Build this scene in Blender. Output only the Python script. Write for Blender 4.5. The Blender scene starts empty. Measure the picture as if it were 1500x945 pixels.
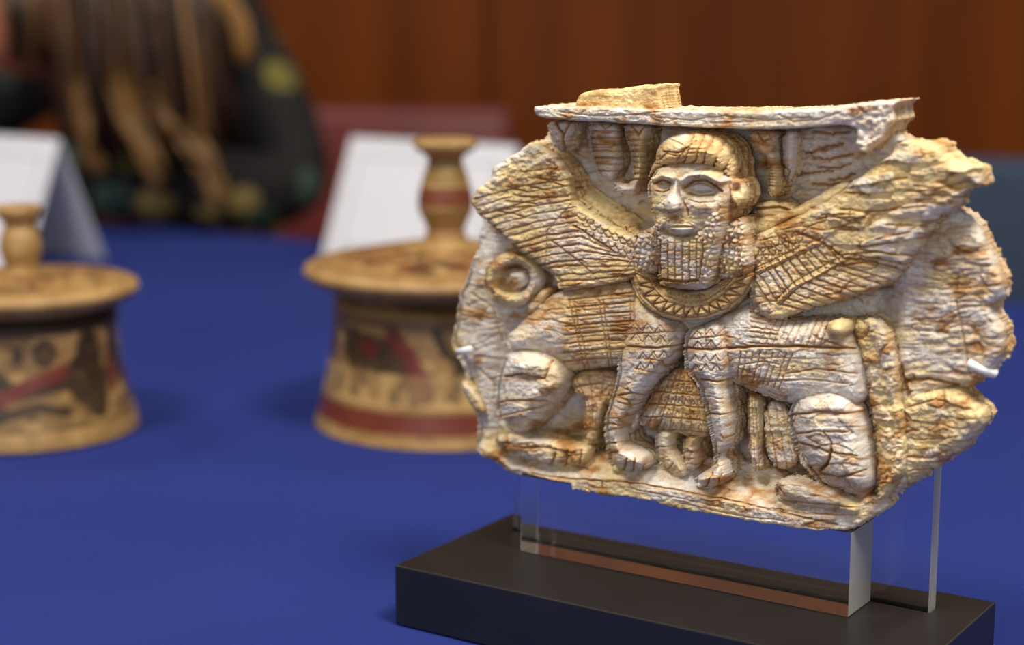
import bpy, bmesh, math, random
import numpy as np
from mathutils import Vector, Matrix

random.seed(4)
RNG = np.random.RandomState(11)
SC = bpy.context.scene
COL = SC.collection

# ------------------------------------------------------------------ camera
F_PX, CX, CY = 2580.0, 750.0, 472.5
PITCH = math.atan((CY + 8.0) / F_PX)
CAM_Z = 0.278                      # metres above the table top (z = 0)
cd = bpy.data.cameras.new('camera')
cd.sensor_width = 36.0
cd.lens = 36.0 * F_PX / 1500.0
cd.clip_start = 0.02
cam = bpy.data.objects.new('camera', cd)
COL.objects.link(cam)
cam.location = (0, 0, CAM_Z)
cam.rotation_euler = (math.pi / 2 - PITCH, 0, 0)
cd.dof.use_dof = True
cd.dof.focus_distance = 0.735
cd.dof.aperture_fstop = 4.4
cd.dof.aperture_blades = 0
SC.camera = cam

# ------------------------------------------------------------------ world, exposure
w = bpy.data.worlds.new('world')
SC.world = w
w.use_nodes = True
w.node_tree.nodes['Background'].inputs['Color'].default_value = (1.0, 0.98, 0.95, 1)
w.node_tree.nodes['Background'].inputs['Strength'].default_value = 0.1
vs = SC.view_settings
vs.view_transform = 'Standard'
vs.look = 'None'
vs.gamma = 1.0
vs.use_curve_mapping = False
vs.exposure = 0.2
EXP_WINDOW = 21.0       # daylight through the windows behind the photographer
EXP_LAMP = 31.0         # ceiling light panels

FLOOR_Z = -0.75

# ------------------------------------------------------------------ helpers
def tag(o, label=None, cat=None, group=None, kind=None):
    if label: o['label'] = label
    if cat: o['category'] = cat
    if group: o['group'] = group
    if kind: o['kind'] = kind
    return o

def empty(name, loc=(0, 0, 0), rz=0):
    o = bpy.data.objects.new(name, None)
    o.empty_display_size = 0.02
    COL.objects.link(o)
    o.location = loc
    o.rotation_euler = (0, 0, rz)
    return o

def link(name, me, mat, parent=None):
    o = bpy.data.objects.new(name, me)
    COL.objects.link(o)
    if mat: me.materials.append(mat)
    if parent is not None: o.parent = parent
    return o

def bm_obj(name, bm, mat, parent=None, smooth=False):
    me = bpy.data.meshes.new(name)
    bmesh.ops.recalc_face_normals(bm, faces=bm.faces)
    bm.to_mesh(me); bm.free()
    if smooth:
        for p in me.polygons: p.use_smooth = True
    return link(name, me, mat, parent)

def box(bm, c, s, rz=0.0, bev=0.0, tilt=None):
    r = bmesh.ops.create_cube(bm, size=1.0)
    vs_ = r['verts']
    bmesh.ops.scale(bm, vec=s, verts=vs_)
    if bev > 0:
        es = list({e for v in vs_ for e in v.link_edges})
        rr = bmesh.ops.bevel(bm, geom=es, offset=bev, segments=2, affect='EDGES', profile=0.6)
        vs_ = list({v for f in rr['faces'] for v in f.verts} | {v for v in vs_ if v.is_valid})
    if tilt is not None:
        bmesh.ops.rotate(bm, cent=(0, 0, 0), matrix=tilt, verts=vs_)
    bmesh.ops.rotate(bm, cent=(0, 0, 0), matrix=Matrix.Rotation(rz, 3, 'Z'), verts=vs_)
    bmesh.ops.translate(bm, vec=c, verts=vs_)
    return vs_

def tube(bm, pts, radii, seg=10, cap=True):
    pts = [Vector(p) for p in pts]
    rings = []
    for i, p in enumerate(pts):
        a = pts[max(i - 1, 0)]; b = pts[min(i + 1, len(pts) - 1)]
        t = (b - a).normalized()
        up = Vector((0, 0, 1)) if abs(t.z) < 0.9 else Vector((1, 0, 0))
        n1 = t.cross(up).normalized(); n2 = t.cross(n1)
        r = radii[i] if hasattr(radii, '__len__') else radii
        rings.append([bm.verts.new(p + n1 * (r * math.cos(k * 2 * math.pi / seg)) + n2 * (r * math.sin(k * 2 * math.pi / seg))) for k in range(seg)])
    for A, B in zip(rings, rings[1:]):
        for k in range(seg):
            bm.faces.new((A[k], A[(k + 1) % seg], B[(k + 1) % seg], B[k]))
    if cap:
        bm.faces.new(rings[0]); bm.faces.new(rings[-1])

def nodes(name):
    m = bpy.data.materials.new(name)
    m.use_nodes = True
    nt = m.node_tree
    return m, nt, nt.nodes['Principled BSDF']

def srgb(r, g, b):
    return tuple(((c / 255) / 12.92 if c / 255 <= 0.04045 else ((c / 255 + 0.055) / 1.055) ** 2.4) for c in (r, g, b))

def plain(name, rgb, rough=0.5, spec=0.5, metal=0.0, var=0.0, scale=20.0, bump=0.0):
    m, nt, b = nodes(name)
    c = srgb(*rgb)
    b.inputs['Roughness'].default_value = rough
    b.inputs['Specular IOR Level'].default_value = spec
    b.inputs['Metallic'].default_value = metal
    tc = nt.nodes.new('ShaderNodeTexCoord')
    no = nt.nodes.new('ShaderNodeTexNoise')
    no.inputs['Scale'].default_value = scale
    no.inputs['Detail'].default_value = 6
    nt.links.new(tc.outputs['Object'], no.inputs['Vector'])
    rp = nt.nodes.new('ShaderNodeValToRGB')
    rp.color_ramp.elements[0].position = 0.3
    rp.color_ramp.elements[1].position = 0.7
    rp.color_ramp.elements[0].color = (*[x * (1 - var) for x in c], 1)
    rp.color_ramp.elements[1].color = (*[min(1, x * (1 + var)) for x in c], 1)
    nt.links.new(no.outputs['Fac'], rp.inputs['Fac'])
    nt.links.new(rp.outputs['Color'], b.inputs['Base Color'])
    if bump > 0:
        bp = nt.nodes.new('ShaderNodeBump')
        bp.inputs['Strength'].default_value = bump
        bp.inputs['Distance'].default_value = 0.002
        nt.links.new(no.outputs['Fac'], bp.inputs['Height'])
        nt.links.new(bp.outputs['Normal'], b.inputs['Normal'])
    return m

def attr_mat(name, rough, spec, scale, amount, bump, bscale):
    """colour read from the surface's own painted colour, with grain and fine relief"""
    m, nt, b = nodes(name)
    at = nt.nodes.new('ShaderNodeAttribute'); at.attribute_name = 'paint'
    tc = nt.nodes.new('ShaderNodeTexCoord')
    no = nt.nodes.new('ShaderNodeTexNoise')
    no.inputs['Scale'].default_value = scale; no.inputs['Detail'].default_value = 8
    nt.links.new(tc.outputs['Object'], no.inputs['Vector'])
    rp = nt.nodes.new('ShaderNodeValToRGB')
    rp.color_ramp.elements[0].position = 0.3; rp.color_ramp.elements[1].position = 0.7
    rp.color_ramp.elements[0].color = (1 - amount, 1 - amount * 1.15, 1 - amount * 1.4, 1)
    rp.color_ramp.elements[1].color = (1, 1, 1, 1)
    nt.links.new(no.outputs['Fac'], rp.inputs['Fac'])
    mx = nt.nodes.new('ShaderNodeMix'); mx.data_type = 'RGBA'; mx.blend_type = 'MULTIPLY'
    mx.inputs['Factor'].default_value = 1
    nt.links.new(at.outputs['Color'], mx.inputs[6]); nt.links.new(rp.outputs['Color'], mx.inputs[7])
    nt.links.new(mx.outputs[2], b.inputs['Base Color'])
    b.inputs['Roughness'].default_value = rough
    b.inputs['Specular IOR Level'].default_value = spec
    n2 = nt.nodes.new('ShaderNodeTexNoise'); n2.inputs['Scale'].default_value = bscale; n2.inputs['Detail'].default_value = 5
    nt.links.new(tc.outputs['Object'], n2.inputs['Vector'])
    bp = nt.nodes.new('ShaderNodeBump'); bp.inputs['Strength'].default_value = bump; bp.inputs['Distance'].default_value = 0.001
    nt.links.new(n2.outputs['Fac'], bp.inputs['Height']); nt.links.new(bp.outputs['Normal'], b.inputs['Normal'])
    return m

# ------------------------------------------------------------------ pixel <-> place
cp_, sp_ = math.cos(PITCH), math.sin(PITCH)
def ray(x, y):
    a = (x - CX) / F_PX; b = (CY - y) / F_PX
    return np.array([a, cp_ + b * sp_, -sp_ + b * cp_])
def on_z(x, y, z=0.0):
    r = ray(x, y); t = (z - CAM_Z) / r[2]
    return np.array([r[0] * t, r[1] * t, z])
def at_y(x, y, Y):
    r = ray(x, y); t = Y / r[1]
    return Vector((r[0] * t, Y, CAM_Z + r[2] * t))
def project(x, y, z):
    dz = z - CAM_Z
    d = y * cp_ - dz * sp_
    return CX + F_PX * x / d, CY - F_PX * (y * sp_ + dz * cp_) / d

# display base frame: U along its front, W into the depth
BASE_T = 0.028
ANG = math.radians(-33.17)
FLC = on_z(578, 828, BASE_T)
UX, UY = math.cos(ANG), math.sin(ANG)
WX, WY = -UY, UX
WF = 0.0472                         # depth of the block's front face on the base
def stand_pt(u, wd, z):
    return (FLC[0] + u * UX + wd * WX, FLC[1] + u * UY + wd * WY, z)

# ================================================================== THE ROOM
def room():
    def veneer(name, ca, cb):
     m, nt, b = nodes(name)
     tc = nt.nodes.new('ShaderNodeTexCoord')
     mp = nt.nodes.new('ShaderNodeMapping'); mp.inputs['Scale'].default_value = (3.2, 3.2, 0.35)
     oi = nt.nodes.new('ShaderNodeObjectInfo')
     ad = nt.nodes.new('ShaderNodeVectorMath'); ad.operation = 'ADD'
     nt.links.new(tc.outputs['Object'], ad.inputs[0]); nt.links.new(oi.outputs['Location'], ad.inputs[1])
     nt.links.new(ad.outputs[0], mp.inputs['Vector'])
     no = nt.nodes.new('ShaderNodeTexNoise'); no.inputs['Scale'].default_value = 2.0; no.inputs['Detail'].default_value = 7
     no.inputs['Distortion'].default_value = 0.6
     nt.links.new(mp.outputs[0], no.inputs['Vector'])
     rp = nt.nodes.new('ShaderNodeValToRGB')
     rp.color_ramp.elements[0].position = 0.3; rp.color_ramp.elements[0].color = (*srgb(*ca), 1)
     rp.color_ramp.elements[1].position = 0.72; rp.color_ramp.elements[1].color = (*srgb(*cb), 1)
     nt.links.new(no.outputs['Fac'], rp.inputs['Fac'])
     nt.links.new(rp.outputs['Color'], b.inputs['Base Color'])
     b.inputs['Roughness'].default_value = 0.5
     b.inputs['Specular IOR Level'].default_value = 0.15
     return m
    wood = veneer('wood_veneer', (88, 36, 0), (126, 62, 3))
    wood_dark = plain('dark_joint_wood', (48, 20, 6), 0.6, var=0.2, scale=4)
    paint = plain('cream_wall_paint', (190, 178, 160), 0.8, var=0.02, scale=3)
    white = plain('ceiling_paint', (238, 236, 230), 0.85, var=0.01, scale=3)
    carpet = plain('grey_carpet', (70, 74, 84), 0.95, var=0.15, scale=120, bump=0.3)
    YB, YF, XL, XR, ZT = 3.35, -3.2, -3.4, 3.4, 1.95
    def slab(name, c, s, mat):
        bm = bmesh.new(); box(bm, c, s)
        o = bm_obj(name, bm, mat); o['kind'] = 'structure'; return o
    slab('floor', (0, (YB + YF) / 2, FLOOR_Z - 0.05), (XR - XL + 0.4, YB - YF + 0.4, 0.1), carpet)
    slab('ceiling', (0, (YB + YF) / 2, ZT + 0.05), (XR - XL + 0.4, YB - YF + 0.4, 0.1), white)
    wb = slab('wall_back', (0, YB + 0.075, (ZT + FLOOR_Z) / 2), (XR - XL + 0.4, 0.11, ZT - FLOOR_Z), wood)
    slab('wall_left', (XL - 0.05, (YB + YF) / 2, (ZT + FLOOR_Z) / 2), (0.1, YB - YF, ZT - FLOOR_Z), paint)
    slab('wall_right', (XR + 0.05, (YB + YF) / 2, (ZT + FLOOR_Z) / 2), (0.1, YB - YF, ZT - FLOOR_Z), paint)
    # veneer panels with recessed joints; one joint shows at about x = -0.045
    edges = [-3.35, -2.25, -1.15, -0.045, 1.06, 2.16, 3.3]
    for i in range(len(edges) - 1):
        bm = bmesh.new()
        wd = edges[i + 1] - edges[i] - 0.014
        box(bm, (0, 0, 0), (wd, 0.018, ZT - FLOOR_Z - 0.12), bev=0.003)
        o = bm_obj('panel', bm, wood, wb)
        o.location = ((edges[i] + edges[i + 1]) / 2, YB + 0.011, (ZT + FLOOR_Z) / 2 + 0.05)
    bm = bmesh.new(); box(bm, (0, YB + 0.009, FLOOR_Z + 0.05), (XR - XL, 0.022, 0.1), bev=0.003)
    o = bm_obj('baseboard_back', bm, wood_dark); o['kind'] = 'structure'
    # front wall with two windows (behind the photographer)
    bm = bmesh.new()
    wins = [(-2.5, -0.5), (0.3, 2.3)]
    z0, z1 = 0.1, 1.6
    H = ZT - FLOOR_Z
    box(bm, (0, YF - 0.05, (FLOOR_Z + z0) / 2), (XR - XL + 0.4, 0.1, z0 - FLOOR_Z))
    box(bm, (0, YF - 0.05, (ZT + z1) / 2), (XR - XL + 0.4, 0.1, ZT - z1))
    xs = [XL - 0.2, wins[0][0], wins[0][1], wins[1][0], wins[1][1], XR + 0.2]
    for a, c in ((0, 1), (2, 3), (4, 5)):
        box(bm, ((xs[a] + xs[c]) / 2, YF - 0.05, (z0 + z1) / 2), (xs[c] - xs[a], 0.1, z1 - z0))
    o = bm_obj('wall_front', bm, paint); o['kind'] = 'structure'
    fr = plain('window_frame_white', (230, 230, 228), 0.5)
    for i, (a, c) in enumerate(wins):
        bm = bmesh.new()
        for x in (a + 0.02, (a + c) / 2, c - 0.02):
            box(bm, (x, YF - 0.05, (z0 + z1) / 2), (0.04, 0.06, z1 - z0))
        for z in (z0 + 0.02, z1 - 0.02):
            box(bm, ((a + c) / 2, YF - 0.05, z), (c - a, 0.06, 0.04))
        o = bm_obj('window_%d' % (i + 1), bm, fr); o['kind'] = 'structure'
        ld = bpy.data.lights.new('window_daylight_offscreen', 'AREA')
        ld.shape = 'RECTANGLE'; ld.size = c - a - 0.1; ld.size_y = z1 - z0 - 0.1
        ld.energy = EXP_WINDOW; ld.color = (1.0, 0.975, 0.94)
        lo = bpy.data.objects.new('window_daylight_offscreen', ld); COL.objects.link(lo)
        lo.location = ((a + c) / 2, YF - 0.12, (z0 + z1) / 2)
        lo.rotation_euler = (math.pi / 2, 0, 0)   # shines towards +y
    # ceiling light panels
    lens, nt, b = nodes('lamp_diffuser')
    b.inputs['Base Color'].default_value = (0.9, 0.9, 0.85, 1)
    spots = [('over the painted pots', -0.75, 0.15, 1.0), ('over the ivory carving', 0.62, 0.05, 1.5), ('over the person', -1.4, 1.7, .45), ('over the blue-grey chair', 1.3, 1.9, .35)]
    for k, (wh, x, y, pw) in enumerate(spots):
        t = empty('ceiling_light', (x, y, ZT - 0.03))
        bm = bmesh.new()
        for sx, sy, lx, ly in ((0, 0.29, 0.62, 0.03), (0, -0.29, 0.62, 0.03), (0.295, 0, 0.03, 0.55), (-0.295, 0, 0.03, 0.55)):
            box(bm, (sx, sy, 0.01), (lx, ly, 0.04), bev=0.003)
        bm_obj('frame', bm, fr, t)
        bm = bmesh.new(); box(bm, (0, 0, 0.018), (0.556, 0.546, 0.012))
        bm_obj('diffuser', bm, lens, t)
        tag(t, 'square white ceiling light panel ' + wh, 'ceiling light', 'ceiling light panels')
        ld = bpy.data.lights.new('ceiling_panel_light_offscreen', 'AREA'); ld.shape = 'SQUARE'; ld.size = 0.54
        ld.energy = EXP_LAMP * pw; ld.color = (1.0, 0.92, 0.79)
        lo = bpy.data.objects.new('ceiling_panel_light_offscreen', ld); COL.objects.link(lo); lo.parent = t
        lo.location = (0, 0, 0.008)
room()

# ================================================================== TABLE AND CLOTH
EA, EB = on_z(130, 322), on_z(1480, 442)           # far edge of the cloth
TDIR = (EB - EA)[:2]; TDIR = TDIR / np.linalg.norm(TDIR)
TNOR = np.array([-TDIR[1], TDIR[0]])               # away from the camera
TABLE_ANG = math.atan2(TDIR[1], TDIR[0])
TD = 1.72                                          # table depth
TL0, TL1 = -1.25, 2.6                              # along the edge from EA
def table_pt(a, d):
    """a along the far edge, d metres in front of the far edge"""
    return EA[:2] + TDIR * a - TNOR * d

def table_and_cloth():
    woodm = plain('table_wood', (120, 78, 45), 0.5, var=0.2, scale=12)
    metal = plain('table_leg_metal', (60, 60, 64), 0.35, metal=0.9)
    c = table_pt((TL0 + TL1) / 2, TD / 2)
    t = empty('conference_table', (c[0], c[1], FLOOR_Z), TABLE_ANG)
    bm = bmesh.new(); box(bm, (0, 0, 0.7275), (TL1 - TL0 - 0.03, TD - 0.03, 0.03), bev=0.004)
    bm_obj('tabletop', bm, woodm, t)
    for sx in (-1, 1):
        for sy in (-1, 1):
            bm = bmesh.new()
            box(bm, (sx * ((TL1 - TL0) / 2 - 0.12), sy * (TD / 2 - 0.12), 0.3562), (0.06, 0.06, 0.7125), bev=0.004)
            bm_obj('leg', bm, metal, t)
    tag(t, 'long wooden conference table hidden under the blue cloth', 'table')
    # cloth: a top with faint wrinkles that falls over all four edges
    m, nt, b = nodes('blue_cloth')
    tc = nt.nodes.new('ShaderNodeTexCoord')
    wv = nt.nodes.new('ShaderNodeTexNoise'); wv.inputs['Scale'].default_value = 900; wv.inputs['Detail'].default_value = 2
    nt.links.new(tc.outputs['Object'], wv.inputs['Vector'])
    n2 = nt.nodes.new('ShaderNodeTexNoise'); n2.inputs['Scale'].default_value = 5; n2.inputs['Detail'].default_value = 3
    nt.links.new(tc.outputs['Object'], n2.inputs['Vector'])
    rp = nt.nodes.new('ShaderNodeValToRGB')
    rp.color_ramp.elements[0].position = 0.3; rp.color_ramp.elements[0].color = (*srgb(26, 39, 103), 1)
    rp.color_ramp.elements[1].position = 0.7; rp.color_ramp.elements[1].color = (*srgb(29, 43, 110), 1)
    nt.links.new(n2.outputs['Fac'], rp.inputs['Fac']); nt.links.new(rp.outputs['Color'], b.inputs['Base Color'])
    b.inputs['Roughness'].default_value = 0.9
    b.inputs['Specular IOR Level'].default_value = 0.15
    b.inputs['Sheen Weight'].default_value = 0.15
    b.inputs['Sheen Tint'].default_value = (*srgb(90, 110, 210), 1)
    bp = nt.nodes.new('ShaderNodeBump'); bp.inputs['Strength'].default_value = 0.25; bp.inputs['Distance'].default_value = 0.0006
    nt.links.new(wv.outputs['Fac'], bp.inputs['Height']); nt.links.new(bp.outputs['Normal'], b.inputs['Normal'])
    DROP = 0.35
    LA, LB = TL0 - DROP, TL1 + DROP
    DA, DB = -0.075, TD + DROP
    na, nd = 320, 190
    A, D = np.meshgrid(np.linspace(LA, LB, na), np.linspace(DA, DB, nd))
    oa = np.maximum(np.maximum(TL0 - A, A - TL1), 0); od = np.maximum(np.maximum(-D, D - TD), 0)
    a2 = np.clip(A, TL0, TL1); d2 = np.clip(D, 0, TD)
    over = np.maximum(oa, od)
    ripple = 0.022 * np.minimum(over / 0.2, 1) * (np.sin(A * 21) * (od > 0) + np.sin(D * 23) * (oa > 0))
    a2 = a2 + np.sign(A - 0.5) * (oa > 0) * (0.006 + ripple + 0.02 * np.minimum(over / .3, 1))
    d2 = d2 + np.sign(D - 0.5) * (od > 0) * (0.006 + ripple + 0.02 * np.minimum(over / .3, 1))
    z = -over
    # soft pressed-in folds on the top, kept away from what stands on it
    def fold(p, q, width, amp):
        p = np.array(p); q = np.array(q); s = q - p; L2 = s @ s
        t_ = np.clip(((A - p[0]) * s[0] + (D - p[1]) * s[1]) / L2, 0, 1)
        dd = np.hypot(A - p[0] - t_ * s[0], D - p[1] - t_ * s[1])
        return amp * np.exp(-(dd / width) ** 2)
    def ad(px, py):
        P = on_z(px, py)[:2] - EA[:2]
        return (P @ TDIR, -(P @ TNOR))
    zz = fold(ad(380, 900), ad(500, 842), 0.022, -0.0055) + fold(ad(250, 960), ad(420, 850), 0.02, 0.004)
    zz += fold(ad(420, 930), ad(540, 880), 0.014, 0.005)
    z = np.where(over > 0, z, z + zz - 0.0002)
    X = EA[0] + TDIR[0] * a2 - TNOR[0] * d2; Y = EA[1] + TDIR[1] * a2 - TNOR[1] * d2
    co = np.stack([X, Y, z], -1).reshape(-1, 3)
    idx = np.arange(na * nd).reshape(nd, na)
    f = np.stack([idx[:-1, :-1], idx[1:, :-1], idx[1:, 1:], idx[:-1, 1:]], -1).reshape(-1, 4)
    me = bpy.data.meshes.new('tablecloth'); me.from_pydata(co.tolist(), [], f.tolist())
    for p in me.polygons: p.use_smooth = True
    o = link('tablecloth', me, m)
    tag(o, 'royal blue cloth spread smoothly over the long table', 'tablecloth')
table_and_cloth()

# ================================================================== DISPLAY STAND
BLK_U0, BLK_U1 = 0.0364, 0.1955
BLK_D = 0.024
def stand_heights():
    r = ray(1248, 781)
    # front plane of the block
    px, py, _ = stand_pt(0, WF, 0)
    t = ((px) * WX + (py) * WY) / (r[0] * WX + r[1] * WY)
    return CAM_Z + r[2] * t
BLK_TOP = stand_heights()
def mm_of(p, origin): return p

def display_stand():
    black = plain('black_lacquer', (20, 20, 21), 0.38, 0.8, var=0.25, scale=30, bump=0.03)
    m, nt, b = nodes('clear_acrylic')
    b.inputs['Base Color'].default_value = (1, 1, 1, 1)
    b.inputs['Transmission Weight'].default_value = 1.0
    b.inputs['Roughness'].default_value = 0.0
    b.inputs['IOR'].default_value = 1.49
    acr = m
    m, nt, b = nodes('sawn_lit_acrylic_edge')
    b.inputs['Base Color'].default_value = (1, 1, 1, 1)
    b.inputs['Transmission Weight'].default_value = 0.7      # milky saw cut, whitened to paint in light piped to the ends
    b.inputs['Roughness'].default_value = 0.2
    b.inputs['IOR'].default_value = 1.49
    sawn = m
    def frost_lit_ends(o):
        o.data.materials.append(sawn)
        for f in o.data.polygons:
            if f.normal.x > 0.9: f.material_index = 1
    whitep = plain('white_plastic', (238, 238, 240), 0.35, var=0.01)
    root = empty('display_stand', stand_pt(0.12, 0.049, 0.0), ANG)
    def L(u, wd, z): return (u - 0.12, wd - 0.049, z)
    # base with a narrow slot for the back sheet (built from blocks around the slot)
    BW, BD = 0.2398, 0.0991
    s0, s1, su0, su1 = 0.0716, 0.0812, 0.0150, 0.2210
    bm = bmesh.new()
    us = [0, su0, su1, BW]; ws = [0, s0, s1, BD]; zs = [0.0, 0.018, BASE_T]
    def cell(i, j, z0, z1):
        box(bm, L((us[i] + us[i + 1]) / 2, (ws[j] + ws[j + 1]) / 2, (z0 + z1) / 2), (us[i + 1] - us[i], ws[j + 1] - ws[j], z1 - z0))
    for i in range(3):
        for j in range(3):
            if (i, j) == (1, 1): cell(i, j, 0.0005, 0.018)
            else: cell(i, j, 0.0005, BASE_T)
    bmesh.ops.remove_doubles(bm, verts=bm.verts, dist=1e-6)
    kill = {}
    for f in bm.faces:
        kill.setdefault(tuple(sorted(v.index for v in f.verts)), []).append(f)
    bm.verts.index_update()
    kill = {}
    for f in bm.faces:
        kill.setdefault(tuple(sorted(v.index for v in f.verts)), []).append(f)
    dead = [f for fs in kill.values() if len(fs) > 1 for f in fs]
    bmesh.ops.delete(bm, geom=dead, context='FACES_ONLY')
    o = bm_obj('base', bm, black, root)
    bv = o.modifiers.new('bevel', 'BEVEL'); bv.width = 0.0006; bv.segments = 2; bv.limit_method = 'ANGLE'
    # block
    bm = bmesh.new()
    z0 = BASE_T + 0.0002
    box(bm, L((BLK_U0 + BLK_U1) / 2, WF + BLK_D / 2, (z0 + BLK_TOP) / 2), (BLK_U1 - BLK_U0, BLK_D, BLK_TOP - z0), bev=0.0004)
    frost_lit_ends(bm_obj('acrylic_block', bm, acr, root))
    # back sheet
    bm = bmesh.new()
    box(bm, L((0.0158 + 0.2203) / 2, 0.0764, (0.0185 + 0.135) / 2), (0.2045, 0.0086, 0.1165), bev=0.0003)
    frost_lit_ends(bm_obj('acrylic_back_sheet', bm, acr, root))
    # two white clips that hook round the plaque's edges from the back sheet
    def clip(px0, px1, h):
        a = unproj(px0[0], px0[1], h); c = unproj(px1[0], px1[1], h)
        bm = bmesh.new()
        p0 = L(a[0] / 1000, WF - h / 1000, a[1] / 1000); p1 = L(c[0] / 1000, WF - (h - 3) / 1000, c[1] / 1000)
        sg = -1 if p1[0] > 0 else 1
        p2 = (p1[0] + sg * 0.013, 0.0725 - 0.049, p1[2])
        d = Vector(p1) - Vector(p0)
        mid = Vector(p0) + d * 0.5 + Vector((0, -0.0008, 0))
        tube(bm, [p0, Vector(p0) + d * 0.04, mid, p1, (p1[0] + sg * 0.001, p1[1] + 0.005, p1[2]), p2], [0.0008, 0.0016, 0.0017, 0.0017, 0.0016, 0.0014], 10)
        o = bm_obj('clip', bm, whitep, root, True); o['label'] = 'white plastic clip hooked round the plaque edge'
    clip((1417, 531), (1452, 550), -9.0)
    clip((691, 511), (667, 517), -8.5)
    tag(root, 'black display base with clear acrylic block and back sheet holding the ivory', 'display stand')

def unproj(x, y, h):
    """pixel -> (u, v) in mm on the plane h mm in front of the block's front face"""
    r = ray(x, y)
    px, py, _ = stand_pt(0, WF - h / 1000.0, 0)
    t = (px * WX + py * WY) / (r[0] * WX + r[1] * WY)
    P = r * t
    u = (P[0] - FLC[0]) * UX + (P[1] - FLC[1]) * UY
    return u * 1000, (CAM_Z + P[2]) * 1000
def proj_uv(u, v, h):
    wd = WF - h / 1000.0
    x = FLC[0] + u / 1000 * UX + wd * WX
    y = FLC[1] + u / 1000 * UY + wd * WY
    return project(x, y, v / 1000)
display_stand()
# ================================================================== IVORY PLAQUE
GX0, GY0, GX1, GY1 = 640.0, 100.0, 1520.0, 800.0
class Canvas:
    def __init__(s, x0, y0, x1, y1, ss):
        s.x0, s.y0, s.ss = x0, y0, ss
        s.nx = int((x1 - x0) * ss) + 1; s.ny = int((y1 - y0) * ss) + 1
        s.X, s.Y = np.meshgrid(x0 + np.arange(s.nx) / ss, y0 + np.arange(s.ny) / ss)
    def sample(s, img, X, Y):
        fx = np.clip((X - s.x0) * s.ss, 0, s.nx - 1.001); fy = np.clip((Y - s.y0) * s.ss, 0, s.ny - 1.001)
        ix = fx.astype(int); iy = fy.astype(int); fx = fx - ix; fy = fy - iy
        return (img[iy, ix] * (1 - fx) + img[iy, ix + 1] * fx) * (1 - fy) + (img[iy + 1, ix] * (1 - fx) + img[iy + 1, ix + 1] * fx) * fy

def hash2(ix, iy, seed):
    n = (ix.astype(np.int64) * 374761393 + iy.astype(np.int64) * 668265263 + seed * 974711 + 1013904223) & 0xffffffff
    n = ((n ^ (n >> 13)) * 1274126177) & 0xffffffff
    n = n ^ (n >> 16)
    return (n & 0xffffff) / float(0xffffff)
def vnoise(X, Y, seed):
    ix = np.floor(X); iy = np.floor(Y); fx = X - ix; fy = Y - iy
    ix = ix.astype(int); iy = iy.astype(int)
    sx = fx * fx * (3 - 2 * fx); sy = fy * fy * (3 - 2 * fy)
    a = hash2(ix, iy, seed); b = hash2(ix + 1, iy, seed); c = hash2(ix, iy + 1, seed); d = hash2(ix + 1, iy + 1, seed)
    return (a * (1 - sx) + b * sx) * (1 - sy) + (c * (1 - sx) + d * sx) * sy
def fbm(X, Y, seed, oct=4):
    r = 0; amp = 0.5; tot = 0
    for k in range(oct):
        r = r + amp * vnoise(X * 2 ** k + 17 * k, Y * 2 ** k + 31 * k, seed + k); tot += amp; amp *= 0.5
    return r / tot
def sstep(a, b, x):
    t = np.clip((x - a) / (b - a), 0, 1); return t * t * (3 - 2 * t)

GC = Canvas(GX0, GY0, GX1, GY1, 1.5)
def plates(theta, sx, sy, seed, warp=6.0):
    """cracked plates: per-plate random value and distance to the crack (px-like)"""
    X, Y = GC.X, GC.Y
    wx = (fbm(X / 28, Y / 28, seed + 50, 3) - .5) * warp * 2; wy = (fbm(X / 28, Y / 28, seed + 60, 3) - .5) * warp * 2
    c, s = math.cos(theta), math.sin(theta)
    P = ((X + wx) * c + (Y + wy) * s) / sx; Q = (-(X + wx) * s + (Y + wy) * c) / sy
    ip = np.floor(P).astype(int); iq = np.floor(Q).astype(int)
    f1 = np.full(P.shape, 9.); f2 = np.full(P.shape, 9.); val = np.zeros(P.shape); gx = np.zeros(P.shape); gy = np.zeros(P.shape)
    for dx in (-1, 0, 1):
        for dy in (-1, 0, 1):
            jx, jy = ip + dx, iq + dy
            qx = jx + 0.15 + .7 * hash2(jx, jy, seed); qy = jy + 0.15 + .7 * hash2(jx, jy, seed + 7)
            d = np.hypot(P - qx, Q - qy)
            cl = d < f1
            f2 = np.where(cl, f1, np.minimum(f2, d))
            val = np.where(cl, hash2(jx, jy, seed + 13), val)
            gx = np.where(cl, P - qx, gx); gy = np.where(cl, Q - qy, gy)
            f1 = np.where(cl, d, f1)
    tilt = gx * (val * 7 % 1 - .5) + gy * (val * 13 % 1 - .5)
    return val, (f2 - f1) * min(sx, sy), tilt
PL = {'h': plates(0.08, 46, 15, 3), 'r': plates(-0.12, 42, 12, 5), 'l': plates(-0.18, 40, 9, 8), 'c': plates(0.5, 30, 24, 9), 'curl': plates(0.25, 9.0, 8.0, 19, 1.2)}
CURL = sstep(0.0, 4.2, PL['curl'][1])
NA = fbm(GC.X / 60, GC.Y / 45, 21, 4); NB = fbm(GC.X / 26, GC.Y / 16, 33, 4); NC_ = fbm(GC.X / 7, GC.Y / 5, 44, 3)
ND = fbm(GC.X / 95, GC.Y / 70, 71, 3); NF = fbm(GC.X / 3.2, GC.Y / 2.4, 81, 2)
GRAIN = fbm(GC.X / 34 + NB * 1.2, GC.Y / 3.2 + NA * 8, 91, 3)

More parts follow.
